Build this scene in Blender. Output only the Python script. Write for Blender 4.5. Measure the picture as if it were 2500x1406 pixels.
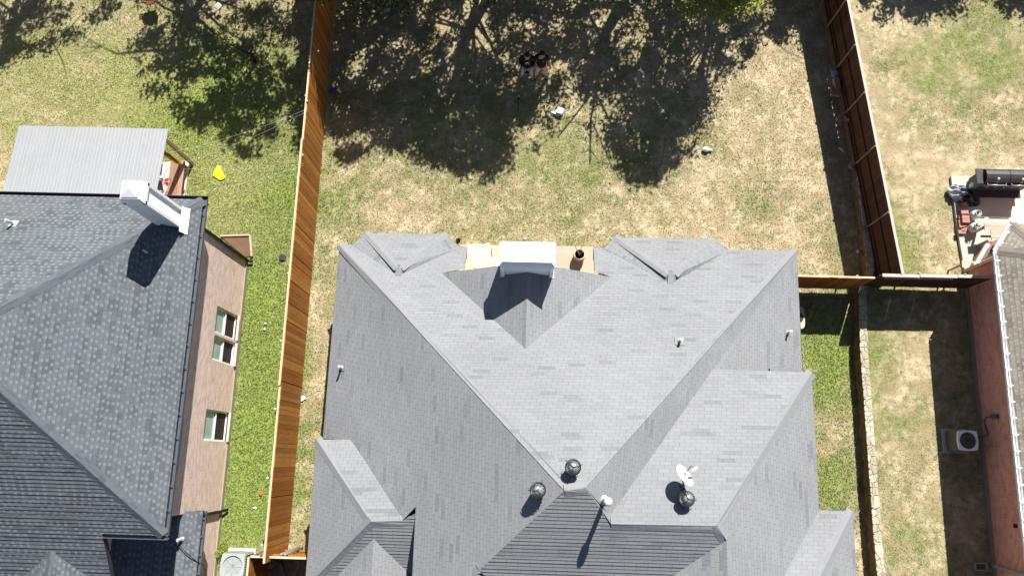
import bpy, bmesh, math, random
import numpy as np
from mathutils import Vector, Matrix
random.seed(7); rng = np.random.default_rng(11)
for o in list(bpy.data.objects): bpy.data.objects.remove(o)
scn = bpy.context.scene
COL = scn.collection

# ------------------------------------------------------------------ camera
H = 26.0; F = 1923.04
def _rot(a):
    a = np.array(a); t = np.linalg.norm(a); k = a/t
    K = np.array([[0,-k[2],k[1]],[k[2],0,-k[0]],[-k[1],k[0],0]])
    return np.eye(3)+np.sin(t)*K+(1-np.cos(t))*K@K
CM = _rot([-2.15178646e-01,1.64450580e-02,2.72059659e-02])@np.diag([1,-1,-1.])
cam_d = bpy.data.cameras.new('camera'); cam = bpy.data.objects.new('camera', cam_d); COL.objects.link(cam)
R = np.array([CM[0], -CM[1], -CM[2]]).T
m4 = Matrix.Identity(4)
for i in range(3):
    for j in range(3): m4[i][j] = R[i][j]
m4.translation = (0,0,H)
cam.matrix_world = m4
cam_d.sensor_width = 36; cam_d.sensor_fit = 'HORIZONTAL'; cam_d.lens = 36*F/2500
cam_d.clip_start = .1; cam_d.clip_end = 2000
scn.camera = cam
# ------------------------------------------------------------------ sky, sun, exposure
S = np.array([.29,.88,1.])                       # towards the sun
el = math.atan2(1, math.hypot(S[0],S[1])); az = math.atan2(S[0],S[1])
w = bpy.data.worlds.new('World'); scn.world = w; w.use_nodes = True
nt = w.node_tree; bg = nt.nodes['Background']
sky = nt.nodes.new('ShaderNodeTexSky'); sky.sky_type = 'NISHITA'; sky.sun_disc = False
sky.sun_elevation = el; sky.sun_rotation = az
nt.links.new(sky.outputs[0], bg.inputs[0]); bg.inputs[1].default_value = .040; sky.ozone_density = 3.5; sky.air_density = 1.0
sl = bpy.data.lights.new('sun','SUN'); sl.energy = 5.0; sl.angle = math.radians(.5); sl.color = (1,.955,.88)
so = bpy.data.objects.new('sun', sl); COL.objects.link(so)
so.rotation_euler = Vector(S).to_track_quat('Z','Y').to_euler(); so.location = (10,30,40)
scn.view_settings.view_transform = 'Standard'; scn.view_settings.look = 'None'
scn.view_settings.exposure = 1.02; scn.view_settings.gamma = 1

# ------------------------------------------------------------------ survey helpers: a point seen at a pixel of the 2500 px photo, at a height or on a plane
def ray(p): return CM.T@np.array([p[0]-1250,p[1]-703,F])
def un(px,py,z=0.):
    d = ray((px,py)); t = (z-H)/d[2]; return np.array([d[0]*t, d[1]*t, z])
def pr(P):
    P = np.atleast_2d(P); c = (P-np.array([0,0,H]))@CM.T
    return np.stack([1250+F*c[:,0]/c[:,2], 703+F*c[:,1]/c[:,2]],1)
def hit(p, pl):
    n,c = pl; o = np.array([0,0,H]); r = ray(p); return o+r*((c-n@o)/(n@r))
def eplane(A,B,pitch,side):
    A=np.array(A,float);B=np.array(B,float); d=(B-A)/np.linalg.norm(B-A); up=np.array([-d[1],d[0],0])*side
    n=np.array([-up[0]*pitch,-up[1]*pitch,1.]); return n, n@A
def xplane(x): return np.array([1.,0,0]), x
def yplane(y): return np.array([0,1.,0]), y
def zon(x,y,pl): n,c=pl; return (c-n[0]*x-n[1]*y)/n[2]
def up(pl,d): return pl[0], pl[1]+d*pl[0][2]

# ------------------------------------------------------------------ object helpers
ORG = {}
class MB:
    def __init__(s): s.v=[];s.f=[];s.m=[];s.sm=[]
    def poly(s,pts,m=0,smooth=False):
        b=len(s.v); s.v += [tuple(map(float,p)) for p in pts]; s.f.append(tuple(range(b,b+len(pts)))); s.m.append(m); s.sm.append(smooth); return s
    def box(s,c,d,rz=0.,m=0,tilt=None,taper=1.):
        c=Vector(c); hx,hy,hz=[q/2 for q in d]; R=Matrix.Rotation(rz,3,'Z')
        if tilt is not None: R = R@tilt
        P=[]
        for z,k in ((-hz,1.),(hz,taper)):
            for x,y in ((-hx,-hy),(hx,-hy),(hx,hy),(-hx,hy)): P.append(c+R@Vector((x*k,y*k,z)))
        b=len(s.v); s.v+=[tuple(p) for p in P]
        for f in ((3,2,1,0),(4,5,6,7),(0,1,5,4),(1,2,6,5),(2,3,7,6),(3,0,4,7)): s.f.append(tuple(b+i for i in f)); s.m.append(m); s.sm.append(False)
        return s
    def bar(s,p0,p1,w,h,m=0,upv=(0,0,1)):
        p0=Vector(p0);p1=Vector(p1);d=(p1-p0).normalized();u=Vector(upv)
        a=d.cross(u)
        if a.length<1e-4: a=d.cross(Vector((1,0,0)))
        a.normalize(); b_=a.cross(d).normalized()
        b=len(s.v)
        for p in (p0,p1):
            for x,y in ((-1,-1),(1,-1),(1,1),(-1,1)): s.v.append(tuple(p+a*(x*w/2)+b_*(y*h/2)))
        for f in ((3,2,1,0),(4,5,6,7),(0,1,5,4),(1,2,6,5),(2,3,7,6),(3,0,4,7)): s.f.append(tuple(b+i for i in f)); s.m.append(m); s.sm.append(False)
        return s
    def tube(s,pts,rad,seg=8,m=0,cap=True):
        pts=[Vector(p) for p in pts]; n=len(pts); rad=rad if isinstance(rad,(list,tuple)) else [rad]*n
        b=len(s.v); prev=None
        for i,p in enumerate(pts):
            d=(pts[min(i+1,n-1)]-pts[max(i-1,0)]).normalized()
            if prev is None:
                a=d.cross(Vector((0,0,1)))
                if a.length<1e-3: a=d.cross(Vector((1,0,0)))
            else: a=prev-d*prev.dot(d)
            a.normalize(); prev=a; c=d.cross(a)
            for k in range(seg):
                t=2*math.pi*k/seg; s.v.append(tuple(p+(a*math.cos(t)+c*math.sin(t))*rad[i]))
        for i in range(n-1):
            for k in range(seg):
                s.f.append((b+i*seg+k,b+i*seg+(k+1)%seg,b+(i+1)*seg+(k+1)%seg,b+(i+1)*seg+k)); s.m.append(m); s.sm.append(True)
        if cap:
            s.f.append(tuple(b+k for k in reversed(range(seg)))); s.m.append(m); s.sm.append(False)
            s.f.append(tuple(b+(n-1)*seg+k for k in range(seg))); s.m.append(m); s.sm.append(False)
        return s
    def lathe(s,c,prof,seg=20,m=0,axis=None):
        c=Vector(c); b=len(s.v); Q=Matrix.Identity(3) if axis is None else Vector(axis).to_track_quat('Z','Y').to_matrix()
        for r,z in prof:
            for k in range(seg):
                t=2*math.pi*k/seg; s.v.append(tuple(c+Q@Vector((r*math.cos(t),r*math.sin(t),z))))
        for i in range(len(prof)-1):
            for k in range(seg):
                s.f.append((b+i*seg+k,b+i*seg+(k+1)%seg,b+(i+1)*seg+(k+1)%seg,b+(i+1)*seg+k)); s.m.append(m); s.sm.append(True)
        s.f.append(tuple(b+k for k in reversed(range(seg)))); s.m.append(m); s.sm.append(False)
        s.f.append(tuple(b+(len(prof)-1)*seg+k for k in range(seg))); s.m.append(m); s.sm.append(False)
        return s
    def prism(s,pts,z0,z1,m=0):
        n=len(pts); a=sum(pts[i][0]*pts[(i+1)%n][1]-pts[(i+1)%n][0]*pts[i][1] for i in range(n))
        if a<0: pts=list(reversed(pts))
        s.poly([(p[0],p[1],z1) for p in pts],m); s.poly([(p[0],p[1],z0) for p in reversed(pts)],m)
        for i in range(n):
            p,q=pts[i],pts[(i+1)%n]; s.poly([(p[0],p[1],z0),(q[0],q[1],z0),(q[0],q[1],z1),(p[0],p[1],z1)],m)
        return s
    def blob(s,c,r,seg=10,m=0,rough=.25,seed=0,flat=1.):
        rr=random.Random(seed); c=Vector(c); b=len(s.v); rings=7
        for i in range(rings):
            th=math.pi*(i+.5)/rings
            for k in range(seg):
                t=2*math.pi*k/seg; q=1+rr.uniform(-rough,rough)
                s.v.append((c.x+r[0]*q*math.sin(th)*math.cos(t), c.y+r[1]*q*math.sin(th)*math.sin(t), max(c.z+r[2]*q*math.cos(th),c.z-r[2]*flat)))
        for i in range(rings-1):
            for k in range(seg):
                s.f.append((b+i*seg+k,b+(i+1)*seg+k,b+(i+1)*seg+(k+1)%seg,b+i*seg+(k+1)%seg)); s.m.append(m); s.sm.append(False)
        s.f.append(tuple(b+k for k in range(seg))); s.m.append(m); s.sm.append(False)
        s.f.append(tuple(b+(rings-1)*seg+k for k in reversed(range(seg)))); s.m.append(m); s.sm.append(False)
        return s
    def build(s,name,mats,parent=None,label=None,cat=None,group=None,kind=None,at=None):
        me=bpy.data.meshes.new(name); o=bpy.data.objects.new(name,me); COL.objects.link(o)
        if parent is not None: org=ORG[parent.name]; o.parent=parent
        elif at is not None: org=Vector(at); o.location=org
        else: org=Vector((0,0,0))
        ORG[o.name]=org
        me.from_pydata([tuple(Vector(v)-org) for v in s.v],[],s.f)
        if not isinstance(mats,(list,tuple)): mats=[mats]
        for m in mats: me.materials.append(m)
        me.polygons.foreach_set('material_index',s.m); me.polygons.foreach_set('use_smooth',s.sm)
        uvl=me.uv_layers.new(name='UVMap'); 
        V=[Vector(v) for v in s.v]
        for p in me.polygons:
            n=p.normal
            if abs(n.z)>.995: U=Vector((1,0,0)); W=Vector((0,1,0))
            else: U=Vector((0,0,1)).cross(n).normalized(); W=n.cross(U)
            for li in p.loop_indices:
                q=V[me.loops[li].vertex_index]; uvl.data[li].uv=(q.dot(U),q.dot(W))
        if label: o['label']=label
        if cat: o['category']=cat
        if group: o['group']=group
        if kind: o['kind']=kind
        return o
def thing(name,loc,label,cat,group=None):
    o=bpy.data.objects.new(name,None); COL.objects.link(o); o.location=loc; o.empty_display_size=.2
    ORG[o.name]=Vector(loc); o['label']=label; o['category']=cat
    if group: o['group']=group
    return o
def dup(root,loc,label,rz=None):
    def rec(o,par):
        c=o.copy(); COL.objects.link(c)
        if par is not None: c.parent=par
        for ch in list(o.children): rec(ch,c)
        return c
    r=rec(root,None); r.location=loc; r['label']=label; ORG[r.name]=Vector(loc)
    if rz is not None: r.rotation_euler=(0,0,rz)
    return r

# ------------------------------------------------------------------ materials
def srgb(r,g,b): return tuple(((c/255)/12.92 if c/255<=.04045 else ((c/255+.055)/1.055)**2.4) for c in (r,g,b))+(1,)
class NT:
    def __init__(s,name):
        s.mat=bpy.data.materials.new(name); s.mat.use_nodes=True; s.t=s.mat.node_tree; s.n=s.t.nodes; s.l=s.t.links
        s.b=s.n['Principled BSDF']
    def new(s,t,**k):
        q=s.n.new(t)
        for a,b in k.items(): setattr(q,a,b)
        return q
    def link(s,a,b): s.l.new(a,b)
    def inp(s,node,key,val):
        i=node.inputs[key]
        if isinstance(val,bpy.types.NodeSocket): s.l.new(val,i)
        else: i.default_value=val
    def noise(s,vec,scale,detail=4,rough=.6,out='Fac'):
        q=s.new('ShaderNodeTexNoise'); s.inp(q,'Vector',vec); q.inputs['Scale'].default_value=scale; q.inputs['Detail'].default_value=detail; q.inputs['Roughness'].default_value=rough
        return q.outputs[out]
    def ramp(s,fac,stops,interp='LINEAR'):
        q=s.new('ShaderNodeValToRGB'); q.color_ramp.interpolation=interp; e=q.color_ramp.elements
        while len(e)<len(stops): e.new(.5)
        for i,(p,c) in enumerate(stops):
            e[i].position=p; e[i].color=c if isinstance(c,tuple) else (c,c,c,1)
        s.inp(q,'Fac',fac); return q.outputs['Color']
    def math(s,op,a,b=0.,c=None,clamp=False):
        q=s.new('ShaderNodeMath',operation=op); q.use_clamp=clamp; s.inp(q,0,a); s.inp(q,1,b)
        if c is not None: s.inp(q,2,c)
        return q.outputs[0]
    def mix(s,fac,a,b,mode='MIX'):
        q=s.new('ShaderNodeMix',data_type='RGBA',blend_type=mode); s.inp(q,0,fac); s.inp(q,6,a); s.inp(q,7,b); return q.outputs[2]
    def bump(s,h,strength=.5,dist=.01,normal=None):
        q=s.new('ShaderNodeBump'); s.inp(q,'Height',h); q.inputs['Strength'].default_value=strength; q.inputs['Distance'].default_value=dist
        if normal is not None: s.l.new(normal,q.inputs['Normal'])
        s.l.new(q.outputs[0],s.b.inputs['Normal']); return q.outputs[0]
    def coord(s,k='Object'): return s.new('ShaderNodeTexCoord').outputs[k]
    def fin(s,col,rough=.8,metal=0.,spec=.3):
        s.inp(s.b,'Base Color',col); s.inp(s.b,'Roughness',rough); s.inp(s.b,'Metallic',metal); s.b.inputs['Specular IOR Level'].default_value=spec
        return s.mat
K=.62
def dim(c,k=None): k=K if k is None else k; return (c[0]*k,c[1]*k,c[2]*k,1)
def sc(c,k): return (min(c[0]*k,1),min(c[1]*k,1),min(c[2]*k,1),1)
def plain(name,col,rough=.7,metal=0.,var=.25,scale=6.,bump=.15,spec=.3):
    t=NT(name); p=t.coord(); n=t.noise(p,scale,5,.65); n2=t.noise(p,scale*9,3,.6)
    f=t.math('ADD',t.math('MULTIPLY',n,.7),t.math('MULTIPLY',n2,.3))
    c=t.ramp(f,[(.25,sc(col,1-var)),(.75,sc(col,1+var*.6))])
    if bump: t.bump(n2,bump,.01)
    return t.fin(c,rough,metal,spec)

def shingles(name,base,alt,dark,tab,row,shift,rnd,thr,butt,joint,teeth=None,line=.0):
    """courses of tabs; teeth=(colour, share of the tab) adds the raised lighter teeth of laminated shingles at each butt"""
    base,alt,dark=dim(base),dim(alt),dim(dark)
    if teeth: teeth=(dim(teeth[0]),teeth[1])
    t=NT(name); uv=t.coord('UV'); sep=t.new('ShaderNodeSeparateXYZ'); t.link(uv,sep.inputs[0])
    wb=t.noise(uv,.9,2,.5); wb2=t.noise(uv,7,2,.5)
    v=t.math('DIVIDE',t.math('ADD',sep.outputs['Y'],t.math('ADD',t.math('MULTIPLY',wb,.02),t.math('MULTIPLY',wb2,.006))),row)
    ri=t.math('FLOOR',v); fr=t.math('FRACT',v)
    def wn(a,b):
        c=t.new('ShaderNodeCombineXYZ'); t.inp(c,0,a); t.inp(c,1,b); w_=t.new('ShaderNodeTexWhiteNoise',noise_dimensions='2D'); t.link(c.outputs[0],w_.inputs['Vector']); return w_
    rh=wn(ri,3.7).outputs['Value']
    uu=t.math('ADD',t.math('DIVIDE',sep.outputs['X'],tab),t.math('ADD',t.math('MULTIPLY',ri,shift),t.math('MULTIPLY',rh,rnd)))
    tj=t.math('FLOOR',uu); fu=t.math('FRACT',uu); h1=wn(tj,ri); h2=wn(t.math('FLOOR',t.math('MULTIPLY',uu,.62)),t.math('ADD',ri,.5))
    col=t.mix(h1.outputs['Value'],base,alt)
    hue=t.new('ShaderNodeMix',data_type='RGBA',blend_type='MIX'); hue.inputs[0].default_value=.005; t.link(col,hue.inputs[6]); t.link(h1.outputs['Color'],hue.inputs[7]); col=hue.outputs[2]
    dk=t.ramp(h2.outputs['Value'],[(thr,0.),(min(thr+.05,.99),.75),(1.,1.)]); col=t.mix(dk,col,dark)
    if teeth:
        on=t.math('MULTIPLY',t.math('LESS_THAN',fu,teeth[1]),t.math('GREATER_THAN',wn(tj,t.math('ADD',ri,9.3)).outputs['Value'],.14))
        fade=t.ramp(fr,[(.0,1.),(.35,.9),(.75,0.)]); col=t.mix(t.math('MULTIPLY',on,fade),col,teeth[0])
    big=t.noise(uv,.35,3,.55); col=t.mix(1.,col,t.ramp(big,[(.3,.91),(.7,1.06)]),'MULTIPLY')
    gr=t.noise(t.coord(),70,3,.7); col=t.mix(1.,col,t.ramp(gr,[(.3,.9),(.7,1.08)]),'MULTIPLY')
    jm=t.math('LESS_THAN',fu,.012/tab); col=t.mix(t.math('MULTIPLY',jm,joint),col,sc(dark,.25))
    if line: col=t.mix(t.math('MULTIPLY',t.math('GREATER_THAN',fr,.88),line),col,sc(dark,.2))  # painted shadow line below each overlapping course
    h=t.math('MULTIPLY',t.math('SUBTRACT',1.,fr),butt)
    if teeth: h=t.math('ADD',h,t.math('MULTIPLY',on,.003))
    h=t.math('SUBTRACT',h,t.math('MULTIPLY',jm,.004)); h=t.math('ADD',h,t.math('MULTIPLY',gr,.0012))
    q=t.new('ShaderNodeBump'); t.link(h,q.inputs['Height']); q.inputs['Strength'].default_value=1; q.inputs['Distance'].default_value=1.; t.link(q.outputs[0],t.b.inputs['Normal'])
    return t.fin(col,.95,0,.12)
def bricks(name,c1,c2,mortar,grime,bw=.2,rh=.075):
    t=NT(name); uv=t.coord('UV'); b=t.new('ShaderNodeTexBrick'); t.link(uv,b.inputs['Vector']); b.inputs['Scale'].default_value=1
    b.inputs['Brick Width'].default_value=bw; b.inputs['Row Height'].default_value=rh; b.inputs['Mortar Size'].default_value=.006; b.inputs['Mortar Smooth'].default_value=.2
    b.inputs['Color1'].default_value=c1; b.inputs['Color2'].default_value=c2; b.inputs['Mortar'].default_value=mortar
    n=t.noise(uv,3.,5,.65); col=t.mix(t.ramp(n,[(.4,0.),(.72,.55)]),b.outputs['Color'],grime)
    n2=t.noise(uv,25,3,.7); col=t.mix(1.,col,t.ramp(n2,[(.3,.8),(.7,1.18)]),'MULTIPLY')
    t.bump(t.math('ADD',t.math('MULTIPLY',b.outputs['Fac'],-.6),t.math('MULTIPLY',n2,.4)),.7,.008)
    return t.fin(col,.9,0,.2)
def boards(name,c1,c2,c3,wear,rough=.75,axis='Z'):
    t=NT(name); g=t.new('ShaderNodeNewGeometry'); r=g.outputs['Random Per Island']; p=t.coord()
    col=t.ramp(r,[(0.,c1),(.35,c2),(.7,c1),(1.,c3)])
    mp=t.new('ShaderNodeMapping'); t.link(p,mp.inputs[0]); mp.inputs['Scale'].default_value=(30,30,2.2) if axis=='Z' else ((2.2,30,30) if axis=='X' else (30,2.2,30))
    n=t.noise(mp.outputs[0],1.,5,.7); col=t.mix(1.,col,t.ramp(n,[(.25,.62),(.5,1.),(.8,1.22)]),'MULTIPLY')
    w_=t.noise(p,1.1,4,.6); col=t.mix(t.ramp(w_,[(.5,0.),(.8,.4)]),col,wear)
    t.bump(n,.35,.01); return t.fin(col,rough,0,.25)

M={}
M['roof_c']=shingles('pale_grey_shingle',srgb(163,165,169),srgb(155,158,163),srgb(142,147,154),.285,.105,.42,.12,.905,.009,.2,None,.05)
M['roof_l']=shingles('slate_grey_shingle',srgb(109,115,122),srgb(118,124,130),srgb(101,106,112),.19,.114,.5,1.,.7,.009,.08,(srgb(138,146,152),.45),.12)
M['roof_r']=shingles('weathered_tan_shingle',srgb(172,168,154),srgb(158,152,140),srgb(148,138,128),.2,.13,.5,.6,.7,.007,.45,(srgb(180,176,164),.5),.3)
def capm(name,a,b,d):
    a,b=dim(a),dim(b)
    t=NT(name); g=t.new('ShaderNodeNewGeometry'); col=t.ramp(g.outputs['Random Per Island'],[(0.,a),(.6,sc(a,.94)),(.72,b),(.9,sc(a,.98)),(1.,b)])
    n=t.noise(t.coord(),50,3,.7); col=t.mix(1.,col,t.ramp(n,[(.3,.88),(.7,1.1)]),'MULTIPLY'); t.bump(n,.2,.003); return t.fin(col,.93,0,.15)
M['cap_c']=capm('pale_grey_ridge',srgb(160,162,166),srgb(153,156,162),0)
M['cap_l']=capm('slate_ridge',srgb(112,118,125),srgb(94,100,108),0)
M['cap_r']=capm('tan_ridge',srgb(150,143,132),srgb(128,121,110),0)
M['fascia_c']=plain('grey_painted_fascia',dim(srgb(150,148,145),0.7),.6)
M['dark']=plain('dark_bronze_metal',srgb(58,62,68),.55,.1)
M['gutgrey']=plain('weathered_grey_gutter',dim(srgb(108,116,124),0.7),.45,.3)
M['white']=plain('white_paint',srgb(240,241,242),.5,0,.05,2.,.05)
M['whitewood']=plain('white_chimney_siding',srgb(238,240,241),.6,0,.06,2.,.05)
def siding():
    t=NT('white_lap_siding'); p=t.coord('UV'); sep=t.new('ShaderNodeSeparateXYZ'); t.link(p,sep.inputs[0])
    fr=t.math('FRACT',t.math('DIVIDE',sep.outputs['Y'],.1)); col=t.mix(t.math('MULTIPLY',t.math('LESS_THAN',fr,.1),.35),srgb(238,240,242),srgb(186,194,204))
    t.bump(t.math('SUBTRACT',1.,fr),1.,.012); return t.fin(col,.55,0,.3)
M['siding']=siding()
M['galv']=plain('galvanised_steel',dim(srgb(188,192,196),0.8),.35,.6,.15,9.)
M['lead']=plain('pale_flashing',dim(srgb(205,208,210),0.8),.5,.2,.12)
M['black']=plain('black_plastic',srgb(26,27,30),.55)
M['blackmetal']=plain('black_enamel',dim(srgb(42,44,47),0.6),.38,.1,.2,4.)
M['turb']=plain('dark_aluminium',srgb(150,155,156),.38,.45,.25,14.,.1)
M['brick_l']=bricks('pale_tan_brick',srgb(240,214,200),srgb(206,176,160),srgb(226,216,208),srgb(232,216,206))
M['brick_r']=bricks('old_red_brick',srgb(236,166,148),srgb(212,130,114),srgb(220,190,182),srgb(228,200,196))
M['brick_c']=bricks('buff_brick',srgb(175,150,130),srgb(150,125,105),srgb(190,180,170),srgb(170,150,135))
M['found']=plain('foundation_concrete',dim(srgb(176,166,146),0.7),.9,0,.2,5.)
M['conc']=plain('concrete',dim(srgb(194,194,186),.78),.9,0,.2,1.6,.25)
M['concw']=plain('bright_concrete',dim(srgb(213,208,196),0.85),.9,0,.12,1.8,.2)
M['cedar']=boards('cedar_boards',dim(srgb(182,122,54),0.72),dim(srgb(160,98,42),0.72),dim(srgb(198,140,70),0.72),dim(srgb(128,98,66),0.72))
M['redwood']=boards('redwood_boards',dim(srgb(92,60,44),0.8),dim(srgb(78,50,38),0.8),dim(srgb(102,68,52),0.8),dim(srgb(70,52,44),0.8))
M['oldwood']=boards('grey_wood',dim(srgb(176,164,146),1.),dim(srgb(150,138,120),1.),dim(srgb(188,176,160),1.),dim(srgb(140,124,104),1.),.85,'X')
M['deckwood']=boards('brown_deck_boards',dim(srgb(172,138,112),0.7),dim(srgb(148,114,90),0.7),dim(srgb(186,152,124),0.7),dim(srgb(130,96,70),0.7),.8,'Y')
M['fcap']=plain('pale_fence_edge',dim(srgb(222,196,160),0.9),.8,0,.15,8.)
M['fcapw']=plain('pale_grey_edge',dim(srgb(200,192,182),.75),.8,0,.2,8.)  # pale tone stands in for sun along the redwood fence tops
M['postm']=plain('weathered_post',dim(srgb(150,138,126),0.75),.7,.1)
M['glass']=plain('dark_window_glass',srgb(30,32,34),.06,0,.2,3.,0,.6)
M['screen']=plain('insect_screen',srgb(48,44,42),.8)
def blind():
    t=NT('glass_over_blind'); p=t.coord('UV'); n=t.noise(p,1.5,3,.5); t.bump(n,.05,.01); return t.fin(t.ramp(n,[(.3,srgb(150,175,170)),(.7,srgb(178,198,192))]),.12,0,.6)
M['blind']=blind()
def corr():
    t=NT('corrugated_metal'); p=t.coord('UV'); sep=t.new('ShaderNodeSeparateXYZ'); t.link(p,sep.inputs[0])
    n=t.noise(p,1.3,4,.6); mp=t.new('ShaderNodeMapping'); t.link(p,mp.inputs[0]); mp.inputs['Scale'].default_value=(9,.4,1); n2=t.noise(mp.outputs[0],1.,3,.6)
    col=t.ramp(t.math('ADD',t.math('MULTIPLY',n,.5),t.math('MULTIPLY',n2,.5)),[(.3,dim(srgb(158,162,167),.72)),(.7,dim(srgb(174,178,182),.72))]); return t.fin(col,.55,.15,.3)
M['corr']=corr()
M['bark']=plain('bark',dim(srgb(78,66,54),0.7),.95,0,.35,9.,.8)
M['yellow']=plain('yellow_plastic',dim(srgb(235,238,40),0.85),.45,0,.1,5.)
M['purple']=plain('purple_plastic',srgb(98,50,190),.4,0,.2,8.)
M['pink']=plain('pink_plastic',srgb(214,40,110),.4)
M['bluegrey']=plain('pale_blue_cloth',srgb(150,175,200),.8)
M['bagw']=plain('white_plastic_bag',srgb(226,228,230),.45,0,.1,6.,.4)
M['tank']=plain('grey_white_enamel',dim(srgb(206,208,206),0.95),.35,0,.12,5.)
M['terra']=plain('terracotta',dim(srgb(180,100,60),0.8),.75,0,.3,8.)
M['redbrick']=plain('loose_red_brick',dim(srgb(184,136,124),.75),.85,0,.15,8.)
M['trim']=plain('pinkish_cream_trim',dim(srgb(230,212,198),.95),.8,0,.1,8.)
M['grill']=plain('black_grill_enamel',dim(srgb(80,83,86),.5),.45,.1,.2,4.)
M['palebrick']=plain('weathered_block',dim(srgb(176,150,140),0.7),.9,0,.3,9.)
M['tarp']=plain('black_grey_tarp',dim(srgb(52,56,66),0.7),.45,0,.4,5.)
M['tarpl']=plain('silver_tarp_lining',srgb(160,164,174),.4,0,.3,8.)
M['soil']=plain('bare_soil',dim(srgb(120,98,76),0.65),.95,0,.3,3.,.6)
M['darksoil']=plain('shade_toned_soil',dim(srgb(84,74,62),0.6),.95,0,.4,3.,.6)
M['ac']=plain('beige_ac_cabinet',dim(srgb(188,186,178),0.8),.5,0,.08)
M['acg']=plain('grey_ac_cabinet',srgb(158,164,164),.5,0,.08)
M['patioc']=plain('tan_concrete',dim(srgb(196,186,166),.7),.9,0,.2,1.6,.25)
M['acs']=plain('grey_louvres',dim(srgb(112,114,114),0.8),.5,.2)
M['skin']=plain('skin',srgb(196,146,120),.6,0,.08)
M['hair']=plain('black_hair',srgb(22,20,20),.8)
M['blackcloth']=plain('black_cloth',srgb(30,31,35),.9,0,.2)
M['greycloth']=plain('charcoal_cloth',srgb(66,68,72),.9,0,.2)
M['denim']=plain('pale_denim',srgb(170,200,236),.9,0,.12)
M['khaki']=plain('khaki_cloth',srgb(212,196,166),.9,0,.12)
M['shoe']=plain('black_shoe',srgb(32,32,36),.6)
M['orange']=plain('orange_plastic',srgb(235,90,40),.5)
M['rust']=plain('rusty_iron',dim(srgb(110,72,50),0.7),.8,.3,.4,8.)
M['plank']=plain('grey_plank',dim(srgb(160,160,168),0.7),.8)
M['slabst']=plain('pale_plywood',dim(srgb(236,215,176),0.9),.8,0,.16,3.,.15)
M['slabs2']=plain('tan_plywood',dim(srgb(220,194,158),0.85),.8,0,.16,3.,.15)
M['red']=plain('red_badge',srgb(190,50,60),.5)
M['conduit']=plain('grey_conduit',dim(srgb(104,120,128),0.8),.5)

# ------------------------------------------------------------------ ground: greenness measured along the photo's lawns
def vnoise(x,y,s,seed):
    r=np.random.default_rng(seed); T=r.random((64,64)); u=x*s; v=y*s
    i=np.floor(u).astype(int); j=np.floor(v).astype(int); fu=u-i; fv=v-j; fu=fu*fu*(3-2*fu); fv=fv*fv*(3-2*fv)
    g=lambda a,b:T[a%64,b%64]
    return (g(i,j)*(1-fu)+g(i+1,j)*fu)*(1-fv)+(g(i,j+1)*(1-fu)+g(i+1,j+1)*fu)*fv
def fbm(x,y,s,seed,o=4): return sum(vnoise(x,y,s*2**k,seed+k)*.5**k for k in range(o))/sum(.5**k for k in range(o))
# px, py, radius px, green strength, lushness
BLOBS=[(300,250,260,.3,.22),(60,180,160,.3,.15),(560,480,240,.45,.35),(640,900,140,.55,.9),(640,700,140,.45,.7),(590,1250,160,.6,1.),(620,1080,130,.6,1.),(420,330,160,.35,.3),
 (560,200,200,.35,.5),(720,480,120,.45,.55),(930,250,180,.25,.15),(1100,300,180,.25,.15),(1330,300,180,.3,.2),(1550,290,140,.28,.15),(1300,560,140,.16,.12),(880,480,110,.18,.1),(1150,480,110,.12,.05),(1450,440,110,.2,.12),
 (1780,300,130,.16,.08),(1860,480,50,.15,.08),(1600,420,100,.16,.1),(780,700,60,.16,.1),(770,1100,80,.12,.05),(735,1290,60,.16,.08),(2020,960,130,.6,.7),(2030,1180,110,.5,.5),(2010,800,100,.4,.5),
 (2180,1000,80,.1,.05),(2200,1350,110,.2,.2),(2250,1150,90,.1,.1),(2280,90,180,.22,.12),(2450,60,130,.28,.25),(2290,210,120,.2,.2),(2430,190,90,.18,.1),(2400,310,90,.12,.1),(2150,480,70,.2,.2),(2200,600,80,.28,.3),(2140,800,200,.3,.3),(1400,610,60,.25,.2),(1000,440,90,.12,.06)]
def green(X,Y,Z):
    P=pr(np.stack([X,Y,Z],1)); g=np.zeros(len(X)); l=np.zeros(len(X))
    for bx,by,r,a,c in BLOBS:
        k=np.exp(-((P[:,0]-bx)**2+(P[:,1]-by)**2)/(2*(r*.62)**2)); g+=a*k; l+=c*k
    left=X<-7.4; g+=np.where(left,.40,np.where(X>wallx(Y),.33,.24)); l+=np.where(left,.10,.0)
    n=fbm(X,Y,.8,3)-.5; n2=fbm(X,Y,2.6,9)-.5
    return np.clip(g+n*np.where(left,.28,.62)+n2*np.where(left,.6,.85),0,1), np.clip(l+n*.6,0,1)
def gold(X,Y,Z):
    P=pr(np.stack([X,Y,Z],1)); k=np.zeros(len(X))
    for bx,by,r in ((120,230,260),(350,180,150),(20,420,120),(560,440,110)): k+=np.exp(-((P[:,0]-bx)**2+(P[:,1]-by)**2)/(2*(r*.6)**2))
    return np.where(X<-7.4,np.clip(k,0,1)*.45,.0)
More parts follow.
